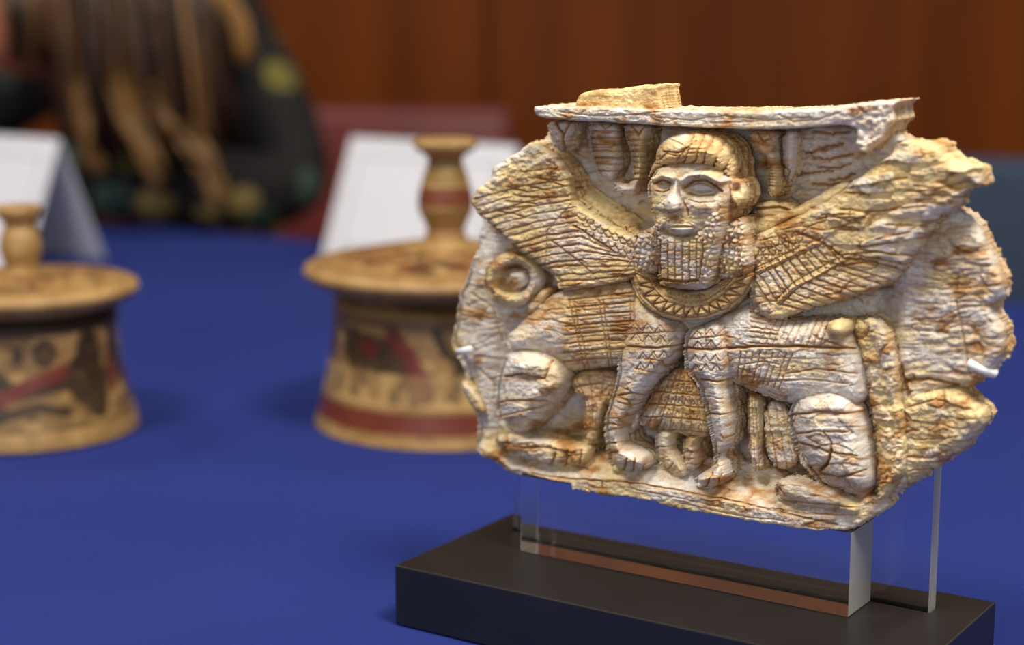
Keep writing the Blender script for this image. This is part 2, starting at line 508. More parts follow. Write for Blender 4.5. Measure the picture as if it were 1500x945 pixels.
def chaikin(p, n, closed=True):
    p = np.array(p, float)
    for _ in range(n):
        q = np.roll(p, -1, 0) if closed else p[1:]
        a = p if closed else p[:-1]
        r = np.empty((len(a) * 2, 2)); r[0::2] = .75 * a + .25 * q; r[1::2] = .25 * a + .75 * q
        p = r if closed else np.vstack([p[:1], r, p[-1:]])
    return p
def sdf_img(cv, poly, jag, seed):
    X = cv.X + (fbm(cv.X / 9, cv.Y / 9, seed, 3) - .5) * jag * 4; Y = cv.Y + (fbm(cv.X / 9, cv.Y / 9, seed + 5, 3) - .5) * jag * 4
    best = np.full(X.shape, 1e9); inside = np.zeros(X.shape, bool)
    n = len(poly)
    for i in range(n):
        ax, ay = poly[i]; bx, by = poly[(i + 1) % n]
        ex, ey = bx - ax, by - ay
        L2 = ex * ex + ey * ey + 1e-9
        t = np.clip(((X - ax) * ex + (Y - ay) * ey) / L2, 0, 1)
        best = np.minimum(best, (X - ax - t * ex) ** 2 + (Y - ay - t * ey) ** 2)
        if ay != by:
            c = ((ay > Y) != (by > Y)) & (X < ex * (Y - ay) / (by - ay) + ax)
            inside ^= c
    d = np.sqrt(best)
    return np.where(inside, d, -d)
def stamp(cv, lines):
    """lines: (pts, width px, depth) -> image of groove depth"""
    img = np.zeros((cv.ny, cv.nx))
    for pts, wd, dep in lines:
        for (ax, ay), (bx, by) in zip(pts[:-1], pts[1:]):
            m = wd * 2.2
            i0 = int(max((min(ax, bx) - m - cv.x0) * cv.ss, 0)); i1 = int(min((max(ax, bx) + m - cv.x0) * cv.ss + 2, cv.nx))
            j0 = int(max((min(ay, by) - m - cv.y0) * cv.ss, 0)); j1 = int(min((max(ay, by) + m - cv.y0) * cv.ss + 2, cv.ny))
            if i1 <= i0 or j1 <= j0: continue
            X = cv.X[j0:j1, i0:i1]; Y = cv.Y[j0:j1, i0:i1]
            ex, ey = bx - ax, by - ay; L2 = ex * ex + ey * ey + 1e-9
            t = np.clip(((X - ax) * ex + (Y - ay) * ey) / L2, 0, 1)
            d2 = (X - ax - t * ex) ** 2 + (Y - ay - t * ey) ** 2
            v = dep * np.exp(-d2 / (wd * wd * .5))
            sub = img[j0:j1, i0:i1]
            if dep >= 0: np.maximum(sub, v, out=sub)
            else: np.minimum(sub, v, out=sub)
    return img
def wob(pts, amp=0.8, n=6):
    """hand-cut wobble along a polyline"""
    p = np.array(pts, float); out = []
    for a, b in zip(p[:-1], p[1:]):
        for k in range(n):
            out.append(a + (b - a) * k / n)
    out.append(p[-1]); out = np.array(out)
    out[1:-1] += RNG.normal(0, amp * .5, out[1:-1].shape)
    return out
def along(g, t):
    g = np.array(g, float); L = np.r_[0, np.cumsum(np.hypot(*np.diff(g, axis=0).T))]; s = np.clip(t, 0, 1) * L[-1]
    return np.array([np.interp(s, L, g[:, 0]), np.interp(s, L, g[:, 1])])
def between(ga, gb, n, wd, dep, sag=0.0, jit=0.15, amp=.8, t0=0.0, t1=1.0):
    out = []
    for k in range(n):
        t = t0 + (t1 - t0) * (k + RNG.uniform(-jit, jit)) / max(n - 1, 1)
        a = along(ga, t); b = along(gb, t); m = (a + b) / 2; e = b - a
        m = m + np.array([-e[1], e[0]]) * sag
        out.append((wob([a, m, b], amp), wd * RNG.uniform(.8, 1.25), dep * RNG.uniform(.7, 1.2)))
    return out
def pl(pts, wd, dep, amp=.8): return (wob(pts, amp), wd, dep)

C_WHITE = np.array(srgb(229, 226, 222)); C_CREAM = np.array(srgb(236, 215, 164)); C_OCHRE = np.array(srgb(210, 164, 100))
C_BROWN = np.array(srgb(160, 106, 48))
IVORY = attr_mat('aged_ivory', 0.52, 0.32, 260, 0.16, 0.55, 1400)

PLAQUE_O = (116.0, BLK_TOP * 1000 + 0.2, 8.0)
plaque = empty('ivory_plaque', stand_pt(0.116, WF + 0.008, BLK_TOP + 0.0002), ANG)
tag(plaque, 'carved ivory plaque of a bearded winged sphinx on a clear acrylic block', 'carving')

def dome(d, R):
    t = np.clip(d / R, 0, 1); return np.sqrt(np.clip(1 - (1 - t) ** 2, 0, 1))

def patch(name, poly, prof, back, parent=None, lines=(), stain=1.0, white=0.4, ochre=0.4, step=0.3, jag=0.6, smooth=1,
          grain='h', plate=0.35, crack=0.5, bumpy=0.25, cellgap=2.2, extra=None, label=None, grain_amp=0.18, linecol=1.0, lean=0.0, pmask=None, cap=False):
    seed = abs(hash(name + str(poly[0]))) % 1000 if False else (int(poly[0][0] * 7 + poly[0][1] * 13) % 997)
    poly = chaikin(poly, smooth) if smooth else np.array(poly, float)
    if lean:
        # the right-hand side wall shows from here: keep the front outline clear of it
        tg = np.roll(poly, -1, 0) - np.roll(poly, 1, 0); nx_ = tg[:, 1] / (np.hypot(tg[:, 0], tg[:, 1]) + 1e-9)
        ar = np.sum(poly[:, 0] * np.roll(poly[:, 1], -1) - np.roll(poly[:, 0], -1) * poly[:, 1])
        poly = poly.copy(); poly[:, 0] -= lean * np.clip(nx_ * np.sign(ar), 0, 1)
    x0, y0 = poly.min(0) - 8; x1, y1 = poly.max(0) + 8
    cv = Canvas(x0, y0, x1, y1, 1.0)
    sd = sdf_img(cv, poly, jag, seed)
    if len(lines):
        cl = Canvas(x0, y0, x1, y1, 2.0)
        groove = stamp(cl, [l for l in lines if l[2] >= 0]); ridge = stamp(cl, [l for l in lines if l[2] < 0])
        halo = stamp(cv, [(l[0], l[1] * 3.0, abs(l[2])) for l in lines])
    # working grid in the plaque's own plane
    hs = prof(poly[:, 0].mean(), poly[:, 1].mean(), np.array(30.0))
    hs = float(np.mean(hs))
    cu = [unproj(x, y, h) for x in (x0, x1) for y in (y0, y1) for h in (back, hs, hs + 6)]
    u0, u1 = min(c[0] for c in cu), max(c[0] for c in cu); v0, v1 = min(c[1] for c in cu), max(c[1] for c in cu)
    uu, vv = np.meshgrid(np.arange(u0, u1, step), np.arange(v0, v1, step))
    h = np.full(uu.shape, hs)
    for it in range(6):
        X, Y = proj_uv(uu, vv, h)
        d = cv.sample(sd, X, Y)
        out = (X < x0) | (X > x1) | (Y < y0) | (Y > y1)
        d = np.where(out, -5, d)
        hn = prof(X, Y, np.maximum(d, 0))
        h = 0.45 * h + 0.55 * hn if it < 5 else h
    ins = d > 0
    # cells with an inside corner; their outside corners are pulled on to the outline
    cellm = ins[:-1, :-1] | ins[1:, :-1] | ins[:-1, 1:] | ins[1:, 1:]
    if not cellm.any(): return None
    use = np.zeros(ins.shape, bool)
    use[:-1, :-1] |= cellm; use[1:, :-1] |= cellm; use[:-1, 1:] |= cellm; use[1:, 1:] |= cellm
    pull = use & ~ins
    e = 1.0
    gx = (cv.sample(sd, X + e, Y) - cv.sample(sd, X - e, Y)) / (2 * e); gy = (cv.sample(sd, X, Y + e) - cv.sample(sd, X, Y - e)) / (2 * e)
    gl = np.maximum(gx * gx + gy * gy, 0.2)
    kx = (proj_uv(uu + 1, vv, h)[0] - X).mean(); ky = (proj_uv(uu, vv + 1, h)[1] - Y).mean()
    mv = np.clip(-d, 0, 2.5)
    dX = gx / gl * mv; dY = gy / gl * mv
    un = np.where(pull, uu + np.clip(dX / kx, -1.2 * step, 1.2 * step), uu); vn = np.where(pull, vv + np.clip(dY / ky, -1.2 * step, 1.2 * step), vv)
    dd = np.maximum(d, 0)
    hh = prof(X, Y, dd)
    val, gap, tilt = (GC.sample(a, X, Y) for a in PL[grain])
    nA, nB, nC, nD, nF = (GC.sample(a, X, Y) for a in (NA, NB, NC_, ND, NF))
    ck = np.exp(-(gap / cellgap) ** 2) * sstep(0.50, 0.66, nB * .55 + nD * .45 + .04 * crack)
    gr = GC.sample(GRAIN, X, Y)
    ef = sstep(0, 3, dd) * (1 if pmask is None else pmask(X, Y))
    hh = hh + ef * plate * (val - .5 + tilt * .8) - crack * ck + bumpy * (nC - .5) * 2.4 + bumpy * (nB - .5) * 2.2 + grain_amp * (gr - .5) * 2.0 + bumpy * (nF - .5) * 0.8
    st = 0.8 * ck
    if len(lines):
        g = cl.sample(groove, X, Y); rgd = cl.sample(ridge, X, Y)
        hh = hh - g * 1.35 - rgd
        st = np.maximum(st, np.clip(g / 1.0, 0, 1) ** 1.3 * linecol)
    if extra is not None:
        ex = extra(X, Y, dd)
        hh = hh + ex[0]
        if len(ex) > 1: st = np.maximum(st, ex[1])
    # colour: white core, cream skin, ochre and brown burial stains
    wmix = sstep(0.34, 0.64, nA * .62 + val * .18 + nB * .26 + nC * .08 - .57 * .5 + white - 0.205)
    col = C_CREAM * (1 - wmix[..., None]) + C_WHITE * wmix[..., None]
    om = sstep(0.50, 0.72, nB * .6 + nD * .5 - 0.28 + ochre * .55)
    col = col * (1 - .8 * om[..., None]) + C_OCHRE * .8 * om[..., None]
    mot = sstep(.46, .66, nC * .6 + nB * .4) * .45
    if len(lines): mot = np.maximum(mot, np.clip(cv.sample(halo, X, Y), 0, 1) * .55 * (.4 + 1.2 * nC * nB * 2))
    mot = np.clip(mot, 0, .8) * min(1.0, stain)
    col = col * (1 - mot[..., None]) + (C_OCHRE * .75 + C_CREAM * .25) * mot[..., None]
    gs = sstep(.56, .75, 1 - gr) * .35
    bmx = np.clip(sstep(0.60, 0.78, nB * .7 + (1 - nA) * .35 + ochre * .18 - .07) * .65 + gs * stain, 0, 1)
    col = col * (1 - bmx[..., None]) + C_BROWN * bmx[..., None]
    s1 = np.clip(st * stain * (.52 + .9 * nA), 0, 1)
    col = col * (1 - .8 * s1[..., None]) + C_BROWN * .8 * s1[..., None]
    col = col * (0.86 + .28 * nF[..., None])
    # indices
    vid = np.full(ins.shape, -1); vid[use] = np.arange(use.sum())
    loc = np.stack([un[use], WF * 0 - hh[use], vn[use]], -1)
    low = (-loc[:, 1] < 0.4) & (loc[:, 0] > 34) & (loc[:, 0] < 198)
    loc[low, 2] = np.maximum(loc[low, 2], BLK_TOP * 1000 + 0.25)
    n0 = len(loc)
    q = np.stack([vid[:-1, :-1], vid[:-1, 1:], vid[1:, 1:], vid[1:, :-1]], -1)[cellm]
    cols = col[use]
    # rim walls back to the plaque body
    M = np.zeros((cellm.shape[0] + 2, cellm.shape[1] + 2), bool); M[1:-1, 1:-1] = cellm
    ed = []
    c0 = M[1:-1, 1:-1]
    for sh, (p, r_) in (((0, 1), ((0, 0), (0, 1))), ((2, 1), ((1, 1), (1, 0))), ((1, 0), ((1, 0), (0, 0))), ((1, 2), ((0, 1), (1, 1)))):
        nb = M[sh[0]:sh[0] + cellm.shape[0], sh[1]:sh[1] + cellm.shape[1]]
        jj, ii = np.nonzero(c0 & ~nb)
        ed.append(np.stack([vid[jj + p[0], ii + p[1]], vid[jj + r_[0], ii + r_[1]]], -1))
    ed = np.concatenate(ed)
    bv, inv = np.unique(ed, return_inverse=True); inv = inv.reshape(ed.shape)
    NW = int(np.clip((hs - back) / 1.1, 4, 20))
    rings = [loc[bv]]
    a0 = loc[bv]
    # outward direction of the rim, from the grid cells it borders
    on = np.zeros((len(bv), 2)); ea, eb = loc[ed[:, 0]], loc[ed[:, 1]]
    en = np.stack([(eb - ea)[:, 2], -(eb - ea)[:, 0]], -1)
    np.add.at(on, inv[:, 0], en); np.add.at(on, inv[:, 1], en)
    on /= np.maximum(np.hypot(on[:, 0], on[:, 1]), 1e-6)[:, None]
    ph = a0[:, 0] * .8 + a0[:, 2] * .9
    for k in range(1, NW + 1):
        t = k / NW
        r = a0.copy()
        hb = -r[:, 1]; hk = hb + (np.minimum(back, hb - 0.05) - hb) * t
        r[:, 1] = -hk
        # rough broken sides
        nn = (fbm(ph / 1.5, hk / 1.3, 5, 3) - .5) * 2.6 + (fbm(ph / 5, hk / 3.0, 15, 2) - .5) * 2.2
        amp = (0.25 + .75 * min(1.3, jag)) * (1 if t < 1 else .6) * min(1.0, k / 2)
        r[:, 0] += on[:, 0] * (nn - .35) * amp; r[:, 2] += on[:, 1] * (nn - .35) * amp
        low = (-r[:, 1] < 0.4) & (r[:, 0] > 34) & (r[:, 0] < 198)
        r[low, 2] = np.maximum(r[low, 2], BLK_TOP * 1000 + 0.25)
        rings.append(r)
    nb_ = len(bv)
    allv = np.concatenate([loc] + rings)
    wf = []
    for k in range(NW):
        A = n0 + k * nb_; B = A + nb_
        wf.append(np.stack([A + inv[:, 1], A + inv[:, 0], B + inv[:, 0], B + inv[:, 1]], -1))
    faces = np.concatenate([q] + wf)
    if cap:      # flat sawn back
        K = 4; a_, b_ = cellm.shape[0] // K, cellm.shape[1] // K
        blk = cellm[:a_ * K, :b_ * K].reshape(a_, K, b_, K).all((1, 3))
        gu = uu[:a_ * K + 1:K, :b_ * K + 1:K]; gv = vv[:a_ * K + 1:K, :b_ * K + 1:K]
        ci = np.arange(gu.size).reshape(gu.shape) + len(allv)
        allv = np.concatenate([allv, np.stack([gu.ravel(), np.full(gu.size, -back - .1), np.where((gu.ravel() > 34) & (gu.ravel() < 198), np.maximum(gv.ravel(), BLK_TOP * 1000 + .25), gv.ravel())], -1)])
        faces = np.concatenate([faces, np.stack([ci[:-1, :-1], ci[1:, :-1], ci[1:, 1:], ci[:-1, 1:]], -1)[blk[:ci.shape[0] - 1, :ci.shape[1] - 1]]])
        ncap = gu.size
    wc = cols[bv]
    ring_cols = []
    for k in range(NW + 1):
        a = rings[k]
        n_ = fbm(ph / 5, a[:, 1] / 1.6, 25, 3)[:, None]
        m_ = sstep(.38, .6, n_); m2 = sstep(.58, .72, fbm(ph / 2.5, a[:, 1] / .9, 29, 3))[:, None] * .6
        cc = wc * .5 + .5 * (C_CREAM * (1 - m_) + C_OCHRE * m_)
        cc = cc * (1 - m2) + C_BROWN * m2
        ring_cols.append(cc)
    cols = np.concatenate([cols] + ring_cols)
    if cap: cols = np.concatenate([cols, np.repeat(C_CREAM[None] * .9, ncap, 0)])
    co = np.stack([allv[:, 0] - PLAQUE_O[0], allv[:, 1] - PLAQUE_O[2], allv[:, 2] - PLAQUE_O[1]], -1) / 1000.0
    me = bpy.data.meshes.new(name)
    me.vertices.add(len(co)); me.vertices.foreach_set('co', co.astype(np.float32).ravel())
    me.loops.add(len(faces) * 4); me.loops.foreach_set('vertex_index', faces.astype(np.int32).ravel())
    me.polygons.add(len(faces)); me.polygons.foreach_set('loop_start', (np.arange(len(faces)) * 4).astype(np.int32))
    me.polygons.foreach_set('use_smooth', np.ones(len(faces), bool))
    me.update(calc_edges=True)
    at = me.attributes.new('paint', 'FLOAT_COLOR', 'POINT')
    at.data.foreach_set('color', np.concatenate([np.clip(cols, 0, 1), np.ones((len(cols), 1))], 1).astype(np.float32).ravel())
    o = link(name, me, IVORY, plaque if parent is None else parent)
    if label: o['label'] = label
    return o

def gau(X, Y, cx, cy, rx, ry, rot=0.0):
    c, s = math.cos(rot), math.sin(rot)
    p = (X - cx) * c + (Y - cy) * s; q = -(X - cx) * s + (Y - cy) * c
    return np.exp(-(p / rx) ** 2 - (q / ry) ** 2)
def ridge_(X, Y, pts, wd):
    best = np.full(np.shape(X), 1e9)
    for (ax, ay), (bx, by) in zip(pts[:-1], pts[1:]):
        ex, ey = bx - ax, by - ay; L2 = ex * ex + ey * ey
        t = np.clip(((X - ax) * ex + (Y - ay) * ey) / L2, 0, 1)
        best = np.minimum(best, (X - ax - t * ex) ** 2 + (Y - ay - t * ey) ** 2)
    return np.exp(-best / (wd * wd))

# ---- body of the plaque -------------------------------------------------
SIL = [(806, 180), (805, 198), (796, 206), (782, 208), (765, 221), (739, 237), (724, 250), (712, 268), (704, 285), (702, 300), (712, 318), (700, 341), (704, 354),
       (693, 386), (687, 410), (677, 434), (674, 465), (665, 495), (668, 509), (680, 529), (687, 549), (692, 570), (700, 600), (705, 615), (702, 647),
       (704, 660), (724, 668), (742, 680), (800, 692), (900, 705), (1000, 725), (1100, 742), (1200, 755), (1262, 750), (1300, 742), (1313, 723), (1333, 712), (1335, 650), (1350, 590), (1401, 565),
       (1442, 567), (1448, 559), (1470, 543), (1484, 521), (1486, 500), (1484, 480), (1470, 464), (1468, 444), (1484, 436), (1484, 416), (1478, 393), (1459, 361),
       (1450, 333), (1428, 310), (1405, 300), (1390, 270), (1370, 240), (1345, 215), (1318, 195), (1310, 178)]
def panel_prof(X, Y, d):
    body = -20.5 + 11.5 * sstep(1285, 1330, X) * sstep(300, 360, Y) + 7.0 * (1 - sstep(715, 760, X)) * sstep(330, 420, Y)
    body = body + 5.5 * sstep(1150, 1200, X) * (1 - sstep(270, 330, Y)) + 3 * sstep(690, 640, Y) * 0
    body = body + 11.0 * sstep(320, 350, Y) * (1 - sstep(500, 540, Y)) * sstep(830, 870, X) * (1 - sstep(1130, 1170, X))
    e_ = -24 + 8 * sstep(1290, 1340, X)
    return e_ + (body - e_) * dome(d, 15)
SIL = [(x - 13 if x > 1345 else x, y) for x, y in SIL]
plines = [pl([(1290, 470), (1325, 560), (1335, 600)], 3, 1.6), pl([(1400, 440), (1412, 500), (1420, 550)], 1.6, .9), pl([(1335, 470), (1380, 465), (1410, 450), (1470, 445)], 1.5, .8),
          pl([(1350, 395), (1400, 380), (1460, 372)], 1.5, .6), pl([(1340, 420), (1400, 425), (1480, 415)], 1.5, .7), pl([(1320, 558), (1360, 556), (1402, 564)], 2.2, 2.2),
          pl([(690, 430), (720, 450), (735, 500)], 1.8, .8), pl([(675, 470), (700, 462), (735, 470)], 1.6, .6), pl([(700, 540), (722, 560), (735, 610)], 2, .8)]
for k in range(9):
    y = 196 + k * 10 + RNG.uniform(-3, 3)
    xa = RNG.uniform(1160, 1215); plines.append(pl([(xa, y + RNG.uniform(-5, 5)), (xa + 25, y - 2), (xa + RNG.uniform(35, 60), y - 5 + RNG.uniform(-6, 6))], RNG.uniform(1.2, 2.6), RNG.uniform(.5, 1.8), 2.0))
for k in range(34):
    t = k / 33; a = (1335 + RNG.uniform(-6, 25), 330 + 85 * t); plines.append(pl([a, (a[0] + RNG.uniform(25, 60), a[1] - 4 + 14 * t), (1440 + RNG.uniform(-20, 30), 335 + 88 * t)], 1.3, RNG.uniform(.3, .9), 1.2))
for k in range(14):
    x = RNG.uniform(1320, 1430); y = RNG.uniform(440, 548)
    plines.append(pl([(x, y), (x + RNG.uniform(12, 45), y - RNG.uniform(-4, 6))], 1.2, .6))
for k in range(22):
    x = RNG.uniform(680, 725); y = RNG.uniform(345, 600)
    plines.append(pl([(x, y), (x + RNG.uniform(8, 26), y + RNG.uniform(-6, 8))], 1.3, .5))
def panel_extra(X, Y, d):
    broken = sstep(.5, .7, GC.sample(NB, X, Y)) * (X > 1290)
    lay_ = 2.2 * (GC.sample(PL['h'][0], X, Y) - .5) * sstep(1130, 1160, X) * (Y < 300)
    return (-0.5 * broken + lay_, .12 * broken)
patch('backing_panel', SIL, panel_prof, -24.5, lines=plines, step=0.5, jag=1.3, white=0.56, ochre=0.32, plate=.55, crack=.9, bumpy=0.36, grain_amp=.6, cellgap=1.6, extra=panel_extra, cap=True)
patch('broken_corner', [(1306, 585), (1330, 568), (1355, 562), (1401, 566), (1421, 573), (1438, 591), (1452, 601), (1456, 617), (1438, 637), (1413, 663), (1377, 686), (1351, 704), (1333, 714), (1318, 706), (1306, 680)],
      lambda X, Y, d: -19 + 10.5 * dome(d, 26) + .02 * (X - 1300), -24.0, jag=1.8, lean=9, white=.40, ochre=.42, plate=1.3, crack=1.2, bumpy=.7,
      lines=[pl([(1320, 600), (1370, 585), (1415, 600)], 1.6, .9), pl([(1318, 640), (1350, 645), (1400, 640)], 1.5, .8), pl([(1320, 668), (1360, 672), (1390, 660)], 1.8, .9), pl([(1330, 690), (1365, 688)], 1.6, .9)])
patch('splinter', [(673, 557), (684, 560), (700, 580), (712, 606), (698, 602), (684, 586)], lambda X, Y, d: -13 + 3 * dome(d, 5), -22, white=.35, ochre=.5)
patch('rear_edge_strip', [(1248, 470), (1262, 464), (1280, 480), (1296, 520), (1312, 560), (1322, 590), (1330, 640), (1328, 690), (1310, 715), (1296, 735), (1282, 735), (1286, 690), (1284, 640), (1276, 600), (1268, 550), (1254, 510)],
      lambda X, Y, d: -13 + 9 * dome(d, 12), -22, jag=1.8, white=.35, ochre=.62, plate=1.6, crack=1.3, bumpy=1.0, grain='c', stain=.8)
patch('raised_tail_strip', [(1262, 470), (1276, 462), (1296, 478), (1310, 510), (1316, 545), (1313, 580), (1304, 592), (1296, 580), (1292, 545), (1280, 510)],
      lambda X, Y, d: -7 + 5 * dome(d, 11), -20, jag=1.2, white=.52, ochre=.35, plate=1.0, crack=1.0, bumpy=.6, grain='c')

# ---- ground strip with a flat front rim --------------------------------
GB = np.array([(690, 662), (703, 664), (721, 672), (745, 690), (775, 701), (799, 714), (835, 722), (881, 725), (932, 732), (989, 746), (1100, 765), (1167, 775), (1200, 779), (1247, 778), (1267, 763), (1300, 747), (1320, 735)], float)
def ground_prof(X, Y, d):
    yb = np.interp(X, GB[:, 0], GB[:, 1])
    t = yb - Y
    rim = np.interp(X, [760, 880, 1000, 1170, 1250], [8, 24, 26, 20, 26])
    front = np.interp(X, [700, 770, 860, 1200, 1260, 1300], [-10, -3, 1.5, 1.5, -2, -10])
    h = front - np.maximum(t - rim, 0) * 0.33
    return np.maximum(h, -14) - 3.0 * (1 - dome(d, 5))
glines = [pl([(778, 694), (830, 702), (880, 704), (940, 709), (1010, 722), (1080, 735), (1170, 757), (1225, 768)], 1.6, 1.2), pl([(880, 705), (882, 725)], 1.4, 1), pl([(1130, 745), (1180, 752), (1250, 755)], 1.6, .9),
          pl([(925, 716), (985, 728), (1060, 745)], 1.2, .6), pl([(1000, 738), (1080, 755), (1150, 764)], 1.2, .6), pl([(740, 645), (790, 650), (850, 660)], 1.6, .9)]
patch('ground_strip', [(702, 642), (740, 634), (790, 640), (850, 652), (880, 662), (930, 660), (1000, 668), (1080, 672), (1140, 690), (1200, 705), (1270, 720), (1302, 735), (1300, 747), (1267, 763), (1247, 778), (1200, 779), (1167, 775),
      (1100, 765), (1000, 748), (932, 732), (881, 725), (835, 722), (799, 714), (775, 701), (745, 690), (721, 672), (703, 664)],
      ground_prof, -24, lines=glines, jag=0.9, white=.5, ochre=.5, plate=.6, crack=.8, bumpy=.55, extra=lambda X, Y, d: (0.9 * (GC.sample(NB, X, Y) - .5) * (np.interp(X, GB[:, 0], GB[:, 1]) - Y > 26),))

# ---- top ledge ----------------------------------------------------------
LT = -np.array([0, 3.0]) + np.array([(784, 157), (900, 161), (1020, 165), (1130, 166), (1200, 162), (1231, 160), (1259, 154), (1294, 152), (1331, 149)], float)
LB_ = np.array([(784, 170), (819, 176), (900, 179), (960, 183), (1017, 186), (1090, 189), (1150, 189), (1200, 186), (1225, 183)], float)
ledge_poly = [tuple(p) for p in LT] + [(1335, 160), (1334, 175), (1322, 184), (1316, 196), (1300, 208), (1282, 222), (1262, 224), (1252, 212), (1258, 190), (1240, 182)] + [tuple(p) for p in LB_[::-1]] + [(783, 162)]
patch('top_ledge', ledge_poly, lambda X, Y, d: 6.5 - 2.0 * (1 - dome(d, 4)) - 9 * sstep(1225, 1330, X), -24, lines=[pl([(820, 164), (870, 170), (930, 168)], 1.3, .5), pl([(960, 172), (1010, 176), (1060, 170), (1120, 176)], 1.3, .6),
      pl([(1040, 180), (1110, 178), (1190, 172)], 1.3, .6), pl([(1140, 168), (1160, 178), (1200, 175), (1230, 165)], 1.4, .7)], jag=.4, smooth=1, lean=27, white=.55, ochre=.33, plate=.4, crack=.6, bumpy=.38, stain=.7,
      extra=lambda X, Y, d: (sstep(1225, 1255, X) * 2.6 * (GC.sample(NC_, X, Y) - .5), 0.3 * sstep(1225, 1255, X) * sstep(.5, .7, GC.sample(NC_, X, Y))))
patch('ledge_fragment', [(843, 152), (850, 138), (865, 133), (879, 131), (893, 133), (925, 127), (960, 123.5), (974, 125), (981, 133), (984, 168), (910, 166), (845, 166)],
      lambda X, Y, d: -1 - 2.5 * (1 - dome(d, 7)), -20, jag=.25, lean=14, white=.25, ochre=.45, plate=.2, crack=.15, bumpy=.35, stain=.4)

# ---- pendants in the recess under the ledge ------------------------------
def rows(x0, x1, y0, y1, n, wd, dep):
    return [pl([(x0, y0 + (y1 - y0) * k / n), (x1, y0 + (y1 - y0) * k / n + 1)], wd, dep, .5) for k in range(n + 1)]
patch('pendant', [(803, 176), (842, 176), (840, 196), (834, 222), (818, 222), (806, 198)], lambda X, Y, d: -8 + 6 * dome(d, 9), -22, lean=6, white=.62, ochre=.2, lines=[pl([(812, 178), (822, 196), (824, 222)], 2.4, 2), pl([(833, 178), (824, 198)], 2.2, 1.6), pl([(815, 208), (836, 206)], 1.3, .8)], bumpy=.4)
patch('pendant', [(864, 176), (912, 180), (910, 215), (914, 245), (900, 266), (884, 262), (872, 240), (866, 210)], lambda X, Y, d: -13 + 6.5 * dome(d, 14), -22, lean=6, white=.5, ochre=.4, plate=1.0, crack=.9, lines=rows(866, 912, 192, 250, 6, 1.6, .9) + [pl([(878, 178), (884, 190), (896, 180)], 1.5, .8)], bumpy=.5)
patch('pendant', [(916, 180), (956, 182), (952, 204), (946, 225), (948, 252), (944, 272), (932, 286), (914, 286), (902, 278), (904, 264), (918, 270), (928, 266), (930, 245), (924, 220), (920, 200)], lambda X, Y, d: -10 + 7 * dome(d, 9), -22, lean=6, white=.35, ochre=.42,
      lines=rows(918, 952, 205, 262, 7, 1.4, .8) + [pl([(925, 184), (934, 198), (944, 184)], 1.8, 1.0)], bumpy=.6)
patch('pendant', [(1094, 190), (1148, 192), (1140, 208), (1146, 240), (1148, 272), (1140, 290), (1128, 286), (1126, 260), (1120, 230), (1104, 215)], lambda X, Y, d: -11 + 6.5 * dome(d, 10), -22, lean=6, white=.4, ochre=.42,
      lines=rows(1126, 1146, 232, 272, 9, 1.1, .7) + [pl([(1108, 194), (1118, 208), (1138, 196)], 1.8, 1.1), pl([(1122, 192), (1130, 206)], 1.5, .9)], bumpy=.6)
patch('pendant', [(1148, 192), (1172, 192), (1170, 225), (1168, 250), (1158, 272), (1150, 250), (1148, 225)], lambda X, Y, d: -11 + 5.5 * dome(d, 10), -22, lean=6, white=.6, ochre=.35, lines=[pl([(1146, 240), (1156, 250), (1152, 266)], 1.5, 1)], bumpy=.5)
patch('claw', [(1104, 300), (1130, 292), (1160, 298), (1168, 312), (1150, 322), (1120, 322), (1108, 314)], lambda X, Y, d: -12 + 5 * dome(d, 10), -20, white=.3, ochre=.42, lines=[pl([(1106, 306), (1140, 304), (1165, 312)], 2.5, 1.8)])
# smooth inner bevels where the wings rise from the recess
patch('wing_bevel', [(838, 262), (850, 256), (880, 282), (915, 305), (950, 330), (958, 352), (946, 353), (914, 343), (882, 325), (840, 300)], lambda X, Y, d: -19 + 15 * np.clip((Y - (.72 * (X - 838) + 256)) / 46, 0, 1), -20, white=.25, ochre=.42, plate=.8, crack=.6, bumpy=.9, jag=1.8)
patch('wing_bevel', [(1094, 325), (1110, 318), (1150, 312), (1200, 285), (1240, 262), (1250, 275), (1206, 306), (1154, 326), (1098, 353)], lambda X, Y, d: -10 + 6 * dome(d, 10), -20, white=.2, ochre=.42, plate=.5, crack=.5, bumpy=.5)

# ---- wings -----------------------------------------------------------------
LWING = [(782, 206), (809, 226), (822, 240), (832, 254), (836, 278), (840, 296), (882, 322), (914, 341), (946, 351), (940, 400), (925, 412), (880, 420), (829, 427), (822, 425), (815, 404), (803, 396), (785, 381), (755, 363),
         (728, 337), (708, 321), (694, 305), (691, 291), (704, 275), (722, 256), (720, 246), (739, 235), (765, 219)]
def lw_prof(X, Y, d):
    return -6 + (5.5 + 0.022 * (X - 830)) * dome(d, 7) + 1.6 * np.clip((Y - 300 - (X - 840) * .55) / 60, -.5, 1)
LWL = []
ga = [(694, 292), (706, 318), (735, 342), (768, 372), (806, 398), (824, 424)]
gm = [(836, 262), (842, 296), (846, 330), (848, 362), (856, 396), (862, 422)]
LWL += between(ga, gm, 16, 1.5, 1.0, sag=-.03)
LWL += between([(842, 332), (866, 350), (894, 366), (930, 372)], [(838, 376), (852, 392), (872, 404), (900, 418)], 2, 1.6, -.8)
gb = [(846, 334), (850, 362), (858, 396), (864, 422)]; gd = [(894, 366), (915, 378), (930, 396), (930, 410)]
LWL += between(gb, gd, 9, 1.5, 1.0)
LWL += [pl([(840, 331), (868, 349), (894, 365)], 1.9, 1.3), pl([(806, 352), (836, 374), (868, 402)], 1.6, 1.0), pl([(838, 296), (800, 340), (798, 392)], 1.4, .7)]
